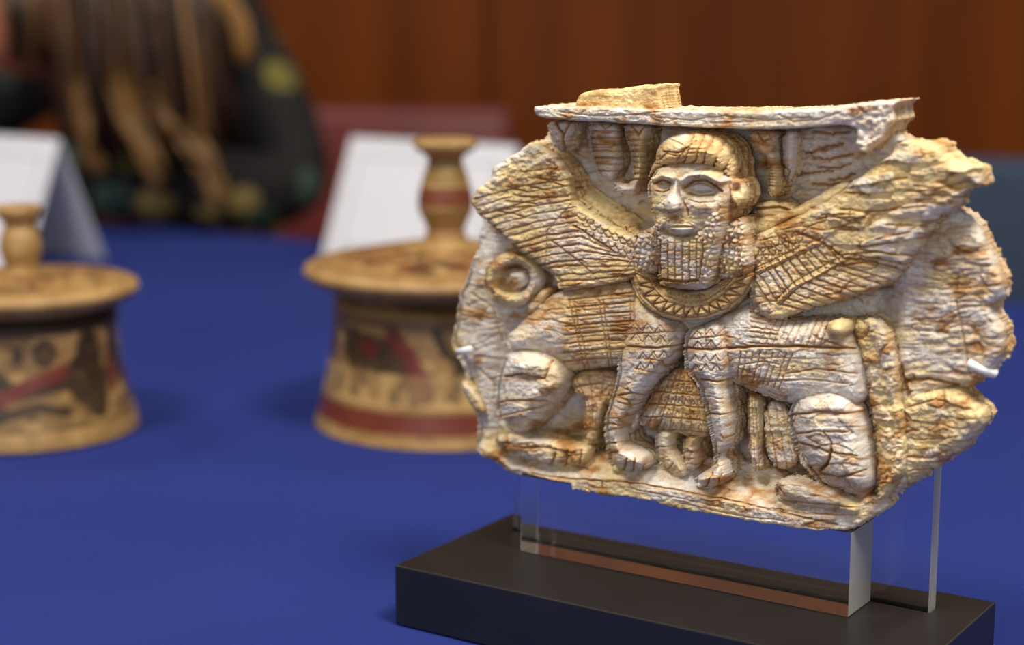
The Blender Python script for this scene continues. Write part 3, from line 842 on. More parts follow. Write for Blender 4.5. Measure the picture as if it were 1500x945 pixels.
for k in range(12):
    x = RNG.uniform(700, 790); y = np.interp(x, [700, 790], [270, 225]) + RNG.uniform(8, 60)
    LWL.append(pl([(x, y), (x + RNG.uniform(18, 55), y + RNG.uniform(-8, 14))], 1.6, 1.0))
# small scale feathers near the shoulder
for r in range(4):
    for c in range(8):
        x = 852 + c * 11 + (r % 2) * 5; y = 318 + c * 5 + r * 10 - r * 1
        LWL.append((np.array([(x - 5, y), (x - 3, y + 5), (x + 3, y + 6), (x + 6, y + 1)], float), 1.2, .8))
patch('wing', LWING, lw_prof, -20, lines=LWL, grain='l', jag=1.2, white=.36, ochre=.36, plate=1.0, crack=.7, bumpy=.5, pmask=lambda X, Y: .25 + .75 * sstep(330, 270, Y + (X - 760) * .35), step=.28, cellgap=1.6,
      extra=lambda X, Y, d: (1.2 * gau(X, Y, 790, 255, 40, 26) * (GC.sample(NC_, X, Y) * 2 - .6),))
RWING = [(1098, 350), (1154, 323), (1200, 303), (1243, 272), (1270, 250), (1301, 231), (1320, 214), (1330, 204), (1348, 206), (1383, 207), (1397, 214), (1399, 226), (1421, 239), (1440, 242), (1453, 247), (1456, 268), (1438, 274), (1424, 280), (1418, 300),
         (1396, 306), (1388, 318), (1370, 345), (1348, 377), (1330, 400), (1293, 424), (1232, 440), (1180, 456), (1140, 470), (1112, 464), (1098, 440), (1104, 400)]
def rw_prof(X, Y, d):
    return -5.5 + (6.5 - 0.014 * (X - 1150)) * dome(d, 8) + 3.0 * sstep(1170, 1330, X) * sstep(410, 340, Y) * sstep(0, 20, d)
RWL = []
RWL += between([(1100, 402), (1112, 394), (1140, 380), (1172, 366), (1200, 352)], [(1128, 448), (1140, 440), (1166, 416), (1198, 400), (1229, 382)], 11, 1.6, 1.05)
RWL += between([(1136, 446), (1166, 418), (1198, 402), (1229, 384), (1260, 366)], [(1176, 456), (1240, 436), (1280, 424), (1318, 402), (1345, 376)], 12, 1.6, 1.0)
RWL += [pl([(1108, 398), (1140, 384), (1172, 367), (1205, 352)], 2.0, -1.2), pl([(1112, 402), (1172, 373), (1208, 356)], 1.3, 1.0), pl([(1108, 392), (1170, 363)], 1.2, .9),
        pl([(1138, 444), (1166, 417), (1192, 407), (1229, 383), (1260, 362)], 2.0, -1.1), pl([(1142, 447), (1170, 420), (1233, 386)], 1.3, 1.0), pl([(1134, 442), (1164, 412), (1225, 379)], 1.2, .9),
        pl([(1165, 340), (1205, 356), (1235, 378), (1280, 384), (1330, 398)], 2.2, 1.3)]
for r in range(4):
    for c in range(7):
        x = 1104 + c * 10 + (r % 2) * 5; y = 372 - c * 5.0 + r * 9
        RWL.append((np.array([(x - 4, y - 3), (x + 1, y + 4), (x + 6, y + 1), (x + 6, y - 4)], float), 1.2, .8))
for k in range(34):
    x = RNG.uniform(1190, 1370); y = RNG.uniform(max(255, 420 - (x - 1180) * 1.0 - 90), 392 - (x - 1190) * .06)
    if x > 1340: y = min(y, 350)
    RWL.append(pl([(x, y), (x + RNG.uniform(25, 65), y + RNG.uniform(-12, 8))], 1.7, 1.1))
patch('wing', RWING, rw_prof, -15, lines=RWL, grain='r', jag=1.3, white=.33, ochre=.34, plate=1.2, crack=.8, bumpy=.45, lean=14, pmask=lambda X, Y: .15 + .85 * sstep(0, 25, (X - 1180) * .55 - (Y - 345)), step=.28, cellgap=1.8,
      extra=lambda X, Y, d: (4.0 * sstep(1190, 1260, X) * sstep(0, 25, (X - 1180) * .42 - (Y - 350)) * (GC.sample(PL['r'][0], X, Y) - .45) * .8,
                             0.75 * gau(X, Y, 1448, 268, 20, 9)))

# ---- lion bodies -------------------------------------------------------------
LB = [(829, 424), (880, 418), (928, 408), (940, 440), (975, 462), (1000, 480), (998, 505), (960, 520), (911, 533), (880, 540), (836, 543), (820, 530), (790, 520), (750, 516), (742, 495), (762, 474), (790, 446), (812, 430)]
def lb_prof(X, Y, d): return -9 + 10.0 * dome(d, 34) + 2.2 * sstep(860, 940, X)
BL = []
for k in range(8):
    y = 436 + k * 13
    BL.append(pl([(832 - k * 1.5, y + 3), (880, y - 2), (926, y - 7 + k * .8)], 1.7, 1.1))
    BL.append(pl([(835, y + 8), (880, y + 4), (922, y)], 1.1, .5))
for x0, x1 in ((832, 856), (838, 862), (876, 892), (882, 897), (922, 926), (928, 931)):
    BL.append(pl([(x0, 440), ((x0 + x1) / 2, 490), (x1, 540)], 1.6, 1.0))
BL.append(pl([(905, 511), (960, 512), (1000, 508)], 1.8, 1.4))
patch('lion_body', LB, lb_prof, -20, lines=BL, jag=.8, white=.46, ochre=.52, plate=.6, crack=.7, bumpy=.4, grain='h', step=.28)
RB = [(1008, 482), (1040, 470), (1075, 456), (1100, 440), (1120, 462), (1150, 470), (1215, 466), (1240, 480), (1256, 510), (1266, 545), (1270, 585), (1250, 598), (1158, 592), (1117, 577), (1078, 560), (1060, 545), (1008, 515)]
def rb_prof(X, Y, d): return -9 + 10.5 * dome(d, 34) + 1.5 * sstep(1140, 1060, X)
BR = [pl([(1004, 508), (1040, 512), (1100, 508), (1180, 508), (1250, 512)], 2.2, 1.9), pl([(1076, 525), (1130, 524), (1200, 526)], 1.1, .4), pl([(1120, 560), (1180, 556), (1240, 562)], 1.4, .7)]
BR += between([(1095, 450), (1100, 470), (1098, 502)], [(1125, 462), (1140, 480), (1136, 506)], 8, 1.5, 1.0)
BR += between([(1130, 462), (1180, 462), (1215, 470)], [(1110, 506), (1150, 506), (1200, 508)], 10, 1.4, .8)
BR += between([(1085, 515), (1120, 516), (1160, 518)], [(1078, 555), (1105, 560), (1140, 570)], 9, 1.3, .8)
BR += [pl([(1080, 535), (1120, 530), (1140, 534)], 1.4, .9), pl([(1150, 548), (1200, 540), (1255, 548)], 1.5, .8)]
patch('lion_body', RB, rb_prof, -20, lines=BR, jag=.8, white=.56, ochre=.38, plate=.6, crack=.7, bumpy=.4, step=.28)

# ---- haunches ----------------------------------------------------------------
LH = [(742, 520), (760, 511), (785, 510), (808, 516), (826, 532), (835, 556), (830, 575), (812, 598), (780, 632), (758, 636), (738, 622), (729, 598), (730, 565), (735, 540)]
patch('haunch', LH, lambda X, Y, d: -10 + 14.5 * dome(d, 34), -20, lean=7, white=.50, ochre=.45, plate=.9, crack=.9, bumpy=.5, jag=.9, step=.28, grain='h',
      lines=[pl([(740, 552), (765, 548), (795, 556), (806, 530)], 2.2, 1.4), pl([(732, 590), (760, 586), (800, 588)], 1.8, 1.1), pl([(740, 608), (770, 602), (808, 592)], 1.5, .9), pl([(738, 566), (742, 596)], 1.5, .8), pl([(790, 632), (825, 592), (838, 560)], 2.2, 1.2)],
      extra=lambda X, Y, d: (1.5 * gau(X, Y, 770, 535, 24, 13) - 1.2 * gau(X, Y, 772, 556, 30, 6), 0.8 * gau(X, Y, 772, 556, 30, 5)))
RH = [(1160, 594), (1172, 580), (1190, 572), (1218, 568), (1240, 574), (1256, 588), (1266, 606), (1274, 641), (1282, 690), (1284, 716), (1276, 730), (1250, 728), (1205, 712), (1195, 696), (1180, 680), (1165, 648), (1157, 620)]
patch('haunch', RH, lambda X, Y, d: -10 + 17 * dome(d, 36) - 4 * sstep(690, 730, Y), -20, lean=7, white=.60, ochre=.26, plate=1.0, crack=.9, bumpy=.4, jag=.8, step=.28, stain=.9,
      lines=[pl([(1160, 608), (1200, 604), (1235, 608), (1262, 604)], 2.0, 1.2), pl([(1166, 636), (1195, 632), (1240, 634)], 1.8, 1.1), pl([(1170, 648), (1195, 656), (1215, 664), (1255, 668)], 1.8, 1.3), pl([(1216, 660), (1212, 678), (1200, 690)], 3.0, 2.2), pl([(1200, 694), (1230, 700), (1265, 690)], 2.2, 1.4),
             pl([(1170, 590), (1162, 620), (1170, 655), (1188, 684)], 1.6, .8), pl([(1205, 632), (1216, 648), (1215, 662)], 1.6, 1)],
      extra=lambda X, Y, d: (-1.8 * gau(X, Y, 1240, 640, 26, 18) * GC.sample(NC_, X, Y) * 1.6 - 1.6 * gau(X, Y, 1215, 606, 45, 5), 0.6 * gau(X, Y, 1225, 606, 40, 5) + .7 * gau(X, Y, 1262, 719, 14, 10)))
for px, py, ln, an in ((1240, 608, 14, -.1), (1252, 622, 12, .2), (1236, 640, 16, -.35), (1258, 600, 10, .3), (1268, 640, 14, -.4), (1318, 600, 13, -.4), (1296, 620, 12, 1.4)):
    c, s = math.cos(an), math.sin(an)
    q = [(px + c * a - s * b, py + s * a + c * b) for a, b in ((-ln / 2, 0), (-ln / 4, -3), (ln / 3, -3), (ln / 2, 0), (ln / 4, 3), (-ln / 3, 3))]
    patch('ivory_chip', q, lambda X, Y, d: 1.5 - .22 * np.clip(X - 1232, 0, 40) + 2.0 * dome(d, 3), -8, white=.3, ochre=.25, plate=.2, crack=0, bumpy=.2, jag=.3)
# hind paws lying along the ground
patch('hind_paw', [(1136, 712), (1142, 702), (1160, 700), (1185, 706), (1215, 716), (1250, 732), (1268, 744), (1258, 760), (1230, 752), (1190, 744), (1155, 736), (1140, 728)], lambda X, Y, d: -6 + 9.5 * dome(d, 14), -18, lean=6, white=.5, ochre=.38, jag=.8, plate=.6,
      lines=[pl([(1150, 735), (1200, 738), (1255, 745)], 1.6, 1.0), pl([(1140, 716), (1148, 726)], 2, 1.2), pl([(1170, 706), (1220, 728)], 1.4, .7)])
patch('hind_paw', [(724, 640), (745, 632), (790, 642), (832, 648), (862, 652), (872, 664), (862, 682), (838, 688), (808, 684), (770, 672), (734, 662)], lambda X, Y, d: -9 + 8.5 * dome(d, 13), -18, lean=6, white=.42, ochre=.5, jag=1.2, plate=.9, crack=.9, bumpy=.7,
      lines=[pl([(742, 636), (743, 652)], 2, 1.4), pl([(752, 655), (800, 656), (840, 664)], 1.8, 1.2), pl([(812, 665), (806, 680)], 2.2, 1.5), pl([(832, 660), (826, 682)], 2, 1.4), pl([(850, 660), (848, 680)], 2, 1.2)])
# ---- curled tail, knob ------------------------------------------------------
ring = [(754 + 45 * math.cos(a), 410 + 42 * math.sin(a)) for a in np.linspace(0, 2 * math.pi, 26, endpoint=False)]
def tail_prof(X, Y, d):
    r = np.hypot((X - 755) / 1.06, Y - 409)
    return -13 + 9.5 * np.sqrt(np.clip(1 - ((r - 30.5) / 11.5) ** 2, 0, 1))
patch('curled_tail', ring, tail_prof, -20, white=.30, ochre=.46, jag=.4, plate=.5, crack=.5, bumpy=.8, grain='c', extra=lambda X, Y, d: (4.5 * np.sqrt(np.clip(1 - (np.hypot(X - 757, Y - 408) / 17) ** 2, 0, 1)),))
patch('tail_boss', [(757 + 19 * math.cos(a), 408 + 17 * math.sin(a)) for a in np.linspace(0, 2 * math.pi, 18, endpoint=False)], lambda X, Y, d: -12 + 6 * dome(d, 15), -20, white=.75, ochre=.3, plate=.3, crack=.3, bumpy=.4, lean=3)
patch('tail_tip', [(770, 440), (790, 425), (810, 420), (800, 445), (782, 462), (770, 462)], lambda X, Y, d: -11 + 6 * dome(d, 9), -20, white=.3, ochre=.6)
knob = [(1226 + 17 * math.cos(a), 483 + 15 * math.sin(a)) for a in np.linspace(0, 2 * math.pi, 18, endpoint=False)]
patch('tail_knob', knob, lambda X, Y, d: -3 + 11 * dome(d, 14), -12, lean=3, white=.1, ochre=.15, plate=0, crack=0, bumpy=.2, jag=.3)

# ---- figures behind the legs ----------------------------------------------
for q, hh_ in (([(905, 545), (920, 540), (950, 560), (945, 600), (925, 640), (905, 640)], -11), ([(856, 588), (872, 584), (884, 592), (880, 612), (874, 632), (872, 648), (858, 650), (856, 625)], -8), ([(838, 545), (905, 538), (902, 580), (885, 600), (860, 588), (842, 572)], -11),
               ([(1094, 574), (1112, 582), (1116, 620), (1112, 660), (1118, 690), (1100, 690), (1096, 640)], -9), ([(1120, 584), (1156, 596), (1160, 640), (1172, 680), (1140, 690), (1122, 660)], -10)):
    patch('rear_leg', q, lambda X, Y, d, b=hh_: b + 4.5 * dome(d, 9), -20, white=.35, ochre=.42, plate=.6, crack=.6, bumpy=.7,
          lines=between([q[0], q[1]], [q[-2], q[-3]], 4, 1.5, .8))
for q in ([(962, 628), (990, 632), (988, 655), (1000, 672), (1014, 690), (1008, 700), (985, 698), (970, 682), (962, 660)], [(1004, 636), (1028, 640), (1026, 660), (1030, 676), (1022, 690), (1004, 690), (1002, 660)]):
    patch('kilted_leg', q, lambda X, Y, d: -10 + 8 * dome(d, 11), -18, lean=6, white=.35, ochre=.42, bumpy=.6, plate=.6, lines=[pl([(964, 655), (990, 654)], 1.4, .8), pl([(975, 690), (985, 680)], 1.3, .8), pl([(1002, 662), (1028, 662)], 1.4, .8)])
AP = [(996, 536), (1016, 540), (1030, 556), (1038, 590), (1046, 640), (1020, 640), (995, 634), (972, 627), (932, 620), (948, 590), (970, 556)]
APL = []
for k in range(5):
    y = 556 + k * 18
    APL.append(pl([(965 - k * 8, y), (1000, y + 3), (1042, y + 8)], 1.5, 1.0))
for k in range(8):
    t = k / 7
    APL.append(pl([(978 + t * 44, 545), (932 + t * 112, 622 + t * 16)], 1.3, .8))
for k in range(4):
    for c in range(8):
        x = 975 - k * 9 + c * (8 + k * 1.6); y = 562 + k * 18 + c * .8
        APL.append((np.array([(x - 3, y + 9), (x, y + 1), (x + 3, y + 9)], float), 1.1, .7))
patch('apron', AP, lambda X, Y, d: -9 + 9 * dome(d, 22), -18, lines=APL, lean=5, white=.36, ochre=.5, plate=.4, crack=.4, bumpy=.5, step=.26)

# ---- forelegs with incised shoulders ---------------------------------------
def tri_rows(x0, y0, nx, ny, sx, sy, shx=0.0, shy=0.0, wd=1.2, dep=.85):
    out = []
    for j in range(ny):
        for i in range(nx):
            x = x0 + i * sx + j * shx; y = y0 + j * sy + i * shy
            out.append((np.array([(x, y + sy * .8), (x + sx * .45, y + sy * .15), (x + sx * .85, y + sy * .8)], float), wd, dep))
            out.append((np.array([(x + sx * .45, y + sy * .15), (x + sx * .45, y + sy * .7)], float), wd * .8, dep * .7))
    return out
FL1 = [(918, 470), (940, 460), (970, 462), (994, 476), (1000, 500), (996, 525), (974, 548), (952, 576), (936, 602), (924, 622), (916, 648), (930, 656), (950, 668), (957, 680), (950, 688), (932, 690), (912, 692), (896, 680), (892, 650), (888, 618), (898, 585), (908, 552), (910, 525), (912, 495)]
def fl_prof(X, Y, d): return -5 + 12.5 * dome(d, 20) - 1.0 * sstep(520, 470, Y)
patch('foreleg', FL1, fl_prof, -18, lean=9, white=.52, ochre=.36, plate=.5, crack=.6, bumpy=.35, step=.26, jag=.6,
      lines=tri_rows(922, 470, 4, 2, 18, 16, 1, 2) + tri_rows(935, 514, 4, 2, 15, 15, -4, -1) + [pl([(912, 508), (955, 510), (998, 506)], 2.0, 1.5), pl([(914, 490), (955, 488), (996, 486)], 1.5, .9), pl([(904, 580), (925, 576), (950, 582)], 1.6, 1.0), pl([(904, 590), (925, 594), (944, 590)], 1.5, .9),
             pl([(890, 620), (908, 624), (922, 624)], 1.5, .9), pl([(893, 650), (915, 648)], 1.6, 1.0), pl([(912, 690), (918, 672)], 1.6, 1.2), pl([(926, 690), (930, 672)], 1.6, 1.2), pl([(941, 688), (942, 672)], 1.6, 1.2), pl([(940, 462), (944, 505)], 1.3, .8), pl([(962, 462), (966, 505)], 1.3, .8)])
FL2 = [(1008, 484), (1030, 474), (1060, 466), (1074, 490), (1078, 525), (1076, 545), (1070, 560), (1074, 590), (1078, 617), (1075, 650), (1064, 670), (1069, 684), (1072, 704), (1045, 715), (1020, 709), (1022, 696), (1040, 686), (1051, 676), (1049, 660), (1044, 630), (1036, 596), (1027, 560), (1008, 545), (1005, 515)]
patch('foreleg', FL2, lambda X, Y, d: -5 + 12.5 * dome(d, 19), -18, lean=9, white=.60, ochre=.28, plate=.5, crack=.5, bumpy=.35, step=.26, jag=.6,
      lines=tri_rows(1012, 482, 3, 2, 19, 16, 1, -2) + tri_rows(1011, 518, 4, 2, 15, 14, 1, 0) + [pl([(1005, 510), (1040, 513), (1078, 509)], 2.0, 1.5), pl([(1010, 496), (1045, 494), (1075, 490)], 1.4, .9), pl([(1026, 556), (1050, 560), (1072, 558)], 1.8, 1.3), pl([(1036, 606), (1058, 608), (1077, 604)], 1.6, 1.1),
             pl([(1050, 664), (1066, 668)], 1.6, 1.1), pl([(1060, 560), (1056, 590), (1066, 606)], 1.2, .6), pl([(1034, 712), (1042, 694)], 1.7, 1.3), pl([(1050, 713), (1054, 696)], 1.7, 1.3), pl([(1030, 472), (1034, 508)], 1.3, .8), pl([(1052, 468), (1056, 508)], 1.3, .8)])

# ---- collar -----------------------------------------------------------------
COLR = [(926, 392), (960, 402), (966, 416), (985, 424), (1008, 428), (1035, 424), (1050, 414), (1060, 408), (1106, 396), (1106, 408), (1092, 434), (1064, 458), (1030, 469), (996, 471), (962, 461), (937, 438), (925, 411)]
cl_out = [(928, 400), (938, 432), (964, 456), (996, 466), (1030, 464), (1062, 453), (1088, 430), (1103, 402)]
cl_mid = [(950, 402), (958, 418), (974, 436), (1006, 446), (1036, 442), (1062, 424), (1078, 404)]
cl_in = [(962, 406), (975, 424), (1006, 432), (1038, 428), (1058, 412)]
CLL = [pl(cl_out, 1.5, 1.1, .5), pl(cl_mid, 2.0, -1.0, .5), pl([(p[0], p[1] + 5) for p in cl_mid], 1.2, .9, .5), pl([(p[0], p[1] - 4) for p in cl_mid], 1.2, .8, .5)]
for k in range(13):
    t0, t1 = k / 13, (k + 1) / 13
    a = along(cl_out, t0); b = along(cl_out, t1); m = along(cl_mid, (t0 + t1) / 2) + np.array([0, 5])
    CLL += [(np.array([a, m, b]), 1.7, 1.3)]
    c_ = (a + b) / 2 * .62 + m * .38; CLL += [(np.array([a * .25 + c_ * .75, b * .25 + c_ * .75]), 3.2, -1.0)]
for k in range(20):
    t0 = k / 20
    a = along(cl_mid, t0); b = along(cl_in, t0 + .02); c = along(cl_mid, t0 + .05)
    CLL += [(np.array([a, b, c]), 1.0, .6)]
patch('collar', COLR, lambda X, Y, d: 1.5 + 6.0 * dome(d, 14) - 2.5 * sstep(455, 425, Y) , -10, lines=CLL, lean=3, white=.30, ochre=.42, plate=.2, crack=.35, bumpy=.25, step=.24, jag=.4)

# ---- head -------------------------------------------------------------------
def grid_curls(x0, x1, y0, y1, sx, sy, wd=1.2, dep=.9, lean=0.0, amp=.6):
    out = []
    n = int(round((x1 - x0) / sx)); m = int(round((y1 - y0) / sy))
    for i in range(n + 1):
        x = x0 + (x1 - x0) * i / n
        out.append(pl([(x, y0), (x + lean * .5, (y0 + y1) / 2), (x + lean, y1)], wd, dep, amp))
    for j in range(m + 1):
        y = y0 + (y1 - y0) * j / m
        out.append(pl([(x0 + lean * j / m, y), (x1 + lean * j / m, y)], wd, dep * .85, amp))
    return out
for q, ln in (([(929, 345), (945, 338), (968, 326), (972, 360), (970, 396), (960, 402), (928, 396)], grid_curls(932, 968, 340, 392, 12, 11)), ([(1050, 335), (1070, 322), (1092, 316), (1100, 345), (1106, 400), (1075, 408), (1048, 410)], grid_curls(1056, 1102, 320, 400, 11.5, 10, lean=4))):
    patch('hair_lock', q, lambda X, Y, d: 1 + 8 * dome(d, 14), -12, lines=[ln[0], ln[2]], lean=5, extra=lambda X, Y, d: (1.9 * GC.sample(CURL, X, Y) - 1.0,), white=.42, ochre=.4, plate=.3, crack=.4, bumpy=.5, step=.25, jag=.5)

FACE = [(954, 262), (950, 275), (953, 292), (957, 312), (962, 330), (974, 344), (1000, 350), (1030, 345), (1056, 330), (1070, 310), (1074, 285), (1068, 262), (1052, 244), (1010, 236), (970, 242)]
def face_prof(X, Y, d):
    h = 6 + 9.0 * dome(d, 20) + 2.0 * gau(X, Y, 990, 285, 40, 50)
    h = h - 4.5 * gau(X, Y, 971, 272, 11, 8) - 6.0 * gau(X, Y, 1026, 275, 23, 9, .1)
    h = h + 2.6 * gau(X, Y, 1030, 303, 22, 12) + 2.0 * gau(X, Y, 960, 300, 8, 11) + 1.5 * gau(X, Y, 995, 330, 30, 12)
    h = h + 3.0 * ridge_(X, Y, [(956, 262), (970, 257), (985, 261)], 4.0) + 3.8 * ridge_(X, Y, [(998, 265), (1010, 257), (1032, 255), (1054, 266)], 4.4)
    return h
head = patch('face', FACE, face_prof, -12, white=.42, ochre=.28, plate=.1, crack=.12, bumpy=.45, step=.2, jag=.4, grain='c', stain=1.0, lean=6,
      lines=[pl([(958, 269), (970, 264), (983, 270)], 2.0, 1.3, .3), pl([(1002, 275), (1014, 266), (1030, 264), (1048, 273), (1056, 281)], 2.4, 1.7, .3), pl([(960, 280), (970, 282), (981, 278)], 1.6, 1.0, .3), pl([(1008, 283), (1022, 287), (1044, 286)], 1.7, 1.2, .3),
             pl([(1000, 296), (1006, 306), (1008, 316)], 1.8, 1.0, .3), pl([(1008, 293), (1024, 297), (1046, 296)], 1.3, .6)])
patch('nose', [(986, 262), (996, 262), (998, 278), (1000, 290), (1005, 300), (1004, 308), (997, 313), (986, 312), (974, 313), (966, 310), (963, 303), (967, 297), (976, 290), (983, 278)],
      lambda X, Y, d: 14.5 + 3.5 * dome(d, 7) + 4.5 * sstep(268, 303, Y) * np.exp(-((X - 983) / 13) ** 2) - 2.5 * sstep(305, 312, Y), 4, head, white=.62, ochre=.25, plate=.1, crack=.1, bumpy=.35, step=.2, jag=.2, lean=4,
      lines=[pl([(971, 300), (973, 307)], 1.8, .9, .2), pl([(995, 300), (994, 308)], 1.8, .9, .2), pl([(972, 311), (977, 310)], 2.2, 1.6, .1), pl([(990, 311), (996, 310)], 2.2, 1.6, .1)])
patch('mouth', [(978, 331), (986, 326), (994, 327), (1002, 326), (1012, 328), (1020, 332), (1014, 339), (1004, 343), (994, 343), (984, 338)], lambda X, Y, d: 15.5 + 3.4 * dome(d, 7), 4, head, white=.6, ochre=.2, plate=.1, crack=.1, bumpy=.25, step=.2, jag=.2, lean=2,
      lines=[pl([(980, 332), (990, 332.5), (1000, 332), (1018, 333)], 2.0, 1.9, .2)])
for q, hb in (([(960, 273), (967, 268), (976, 268), (982, 273), (976, 277), (966, 277)], 10.5), ([(1006, 276), (1014, 269), (1028, 267.5), (1042, 273), (1048, 279), (1034, 282), (1016, 281)], 11.5)):
    ctr = np.mean(q, 0)
    patch('eye', q, lambda X, Y, d, b=hb: b + 3.2 * dome(d, 5), 4, head, white=.75, ochre=.1, plate=0, crack=0, bumpy=.05, step=.18, jag=.1, stain=.6,
          lines=[pl([tuple(p) for p in (np.array(q[:1] + q[1:5]) * .9 + ctr * .1)], 1.0, .5, .1)])
HD = [(952, 262), (950, 254), (958, 240), (962, 225), (967, 211), (980, 198), (1008, 191), (1040, 192), (1068, 203), (1086, 222), (1096, 255), (1100, 285), (1094, 310), (1080, 320), (1068, 312), (1066, 290), (1066, 275), (1052, 256), (1020, 248), (990, 250), (970, 248)]
HL = []
cols_ = [((1012, 246), (1020, 232), (1030, 196)), ((1028, 248), (1034, 225), (1044, 197)), ((1044, 252), (1050, 228), (1058, 202)), ((1058, 262), (1064, 236), (1072, 212)), ((1070, 278), (1078, 250), (1084, 226)), ((1082, 300), (1090, 275), (1092, 248)), ((996, 247), (1004, 234), (1016, 196))]
for c in cols_: HL.append(pl(c, 2.0, 1.5, .5))
for a, b in zip([cols_[-1]] + cols_[:-2], cols_[:-1]):
    n = 9
    for k in range(n):
        t = (k + .5) / n
        p_ = along(a, t); q_ = along(b, t + .05)
        HL.append((np.array([p_ * .75 + q_ * .25, p_ * .25 + q_ * .75 + [0, 1]]), 3.4, -1.7))
HL += [pl([(960, 240), (985, 244), (1012, 246)], 1.6, 1.0), pl([(972, 222), (995, 224), (1020, 206)], 1.6, 1.1), pl([(990, 236), (1000, 222)], 1.4, .9), pl([(985, 205), (1000, 212)], 1.4, .8), pl([(965, 235), (975, 225), (990, 228)], 1.5, .9)]
patch('headdress', HD, lambda X, Y, d: 0 + 15.5 * np.sin(np.pi / 2 * np.clip(d / (24 + 14 * sstep(1010, 1060, X)), 0, 1)) + 2.0 * gau(X, Y, 1005, 225, 45, 22), -14, head, lines=HL, lean=16, white=.30, ochre=.36, plate=.5, crack=.4, bumpy=.5, step=.22, jag=.6, grain='c',
      extra=lambda X, Y, d: ((1.8 * GC.sample(CURL, X, Y) - .9) * sstep(1050, 1066, X),))
EAR = [(1064, 272), (1072, 262), (1086, 262), (1095, 276), (1094, 296), (1084, 308), (1074, 302), (1068, 290)]
patch('ear', EAR, lambda X, Y, d: 4 + 5.5 * dome(d, 6) - 3.0 * gau(X, Y, 1080, 276, 8, 8), -8, head, lean=3, white=.3, ochre=.55, plate=.1, crack=.2, bumpy=.3, step=.22, jag=.4)
BEARD = [(963, 338), (970, 332), (978, 338), (986, 345), (1000, 347), (1014, 344), (1024, 334), (1030, 318), (1040, 306), (1056, 300), (1068, 300), (1070, 316), (1064, 340), (1058, 365), (1053, 392), (1049, 416), (1036, 424), (1006, 424), (974, 419), (966, 408), (965, 375), (962, 352)]
BLN = []
for i in range(6):
    x = 967 + i * 10.5
    BLN.append(pl([(x, 352), (x - .5, 380), (x, 410)], 1.6, 1.0, .5))
    yo = RNG.uniform(-4, 4)
    for j in range(5):
        y = 358 + yo + j * 12
        if y < 406: BLN.append(pl([(x, y), (x + 10, y + RNG.uniform(-1, 1))], 1.3, .7, .3))
BLN += [pl([(968, 410), (1000, 413), (1022, 411)], 2.2, 1.8, .4), pl([(1066, 312), (1056, 360), (1042, 412)], 2.4, 1.6), pl([(1032, 318), (1028, 370), (1024, 408)], 1.8, 1.1)]
patch('beard', BEARD, lambda X, Y, d: 8 + 9 * dome(d, 14) - 2.5 * sstep(345, 420, Y) - 3 * sstep(1045, 1070, X), -10, head, lines=BLN, lean=7, white=.40, ochre=.32, plate=.25, crack=.3, bumpy=.4, step=.22, jag=.4,
      extra=lambda X, Y, d: ((1.9 * GC.sample(CURL, X, Y) - .9) * np.maximum(sstep(1024, 1034, X), sstep(354, 346, Y)),))
patch('moustache', [(962, 322), (972, 316), (984, 318), (998, 317), (1012, 320), (1026, 330), (1024, 338), (1012, 330), (1000, 325), (986, 324), (976, 329), (968, 336), (962, 334)], lambda X, Y, d: 14 + 3 * dome(d, 5), 4, head, white=.42, ochre=.3, plate=.2, crack=.2, bumpy=.4, step=.2, jag=.3, lean=3,
      extra=lambda X, Y, d: (1.2 * GC.sample(CURL, X, Y) - .6,))

# ================================================================== PAINTED POTS
TAN = np.array(srgb(184, 151, 101)); TAN2 = np.array(srgb(140, 106, 60)); BLK = np.array(srgb(38, 28, 24)); MAR = np.array(srgb(104, 36, 32)); OLV = np.array(srgb(134, 108, 58))
POTTERY = attr_mat('painted_clay', 0.36, 0.45, 120, 0.22, 0.25, 700)

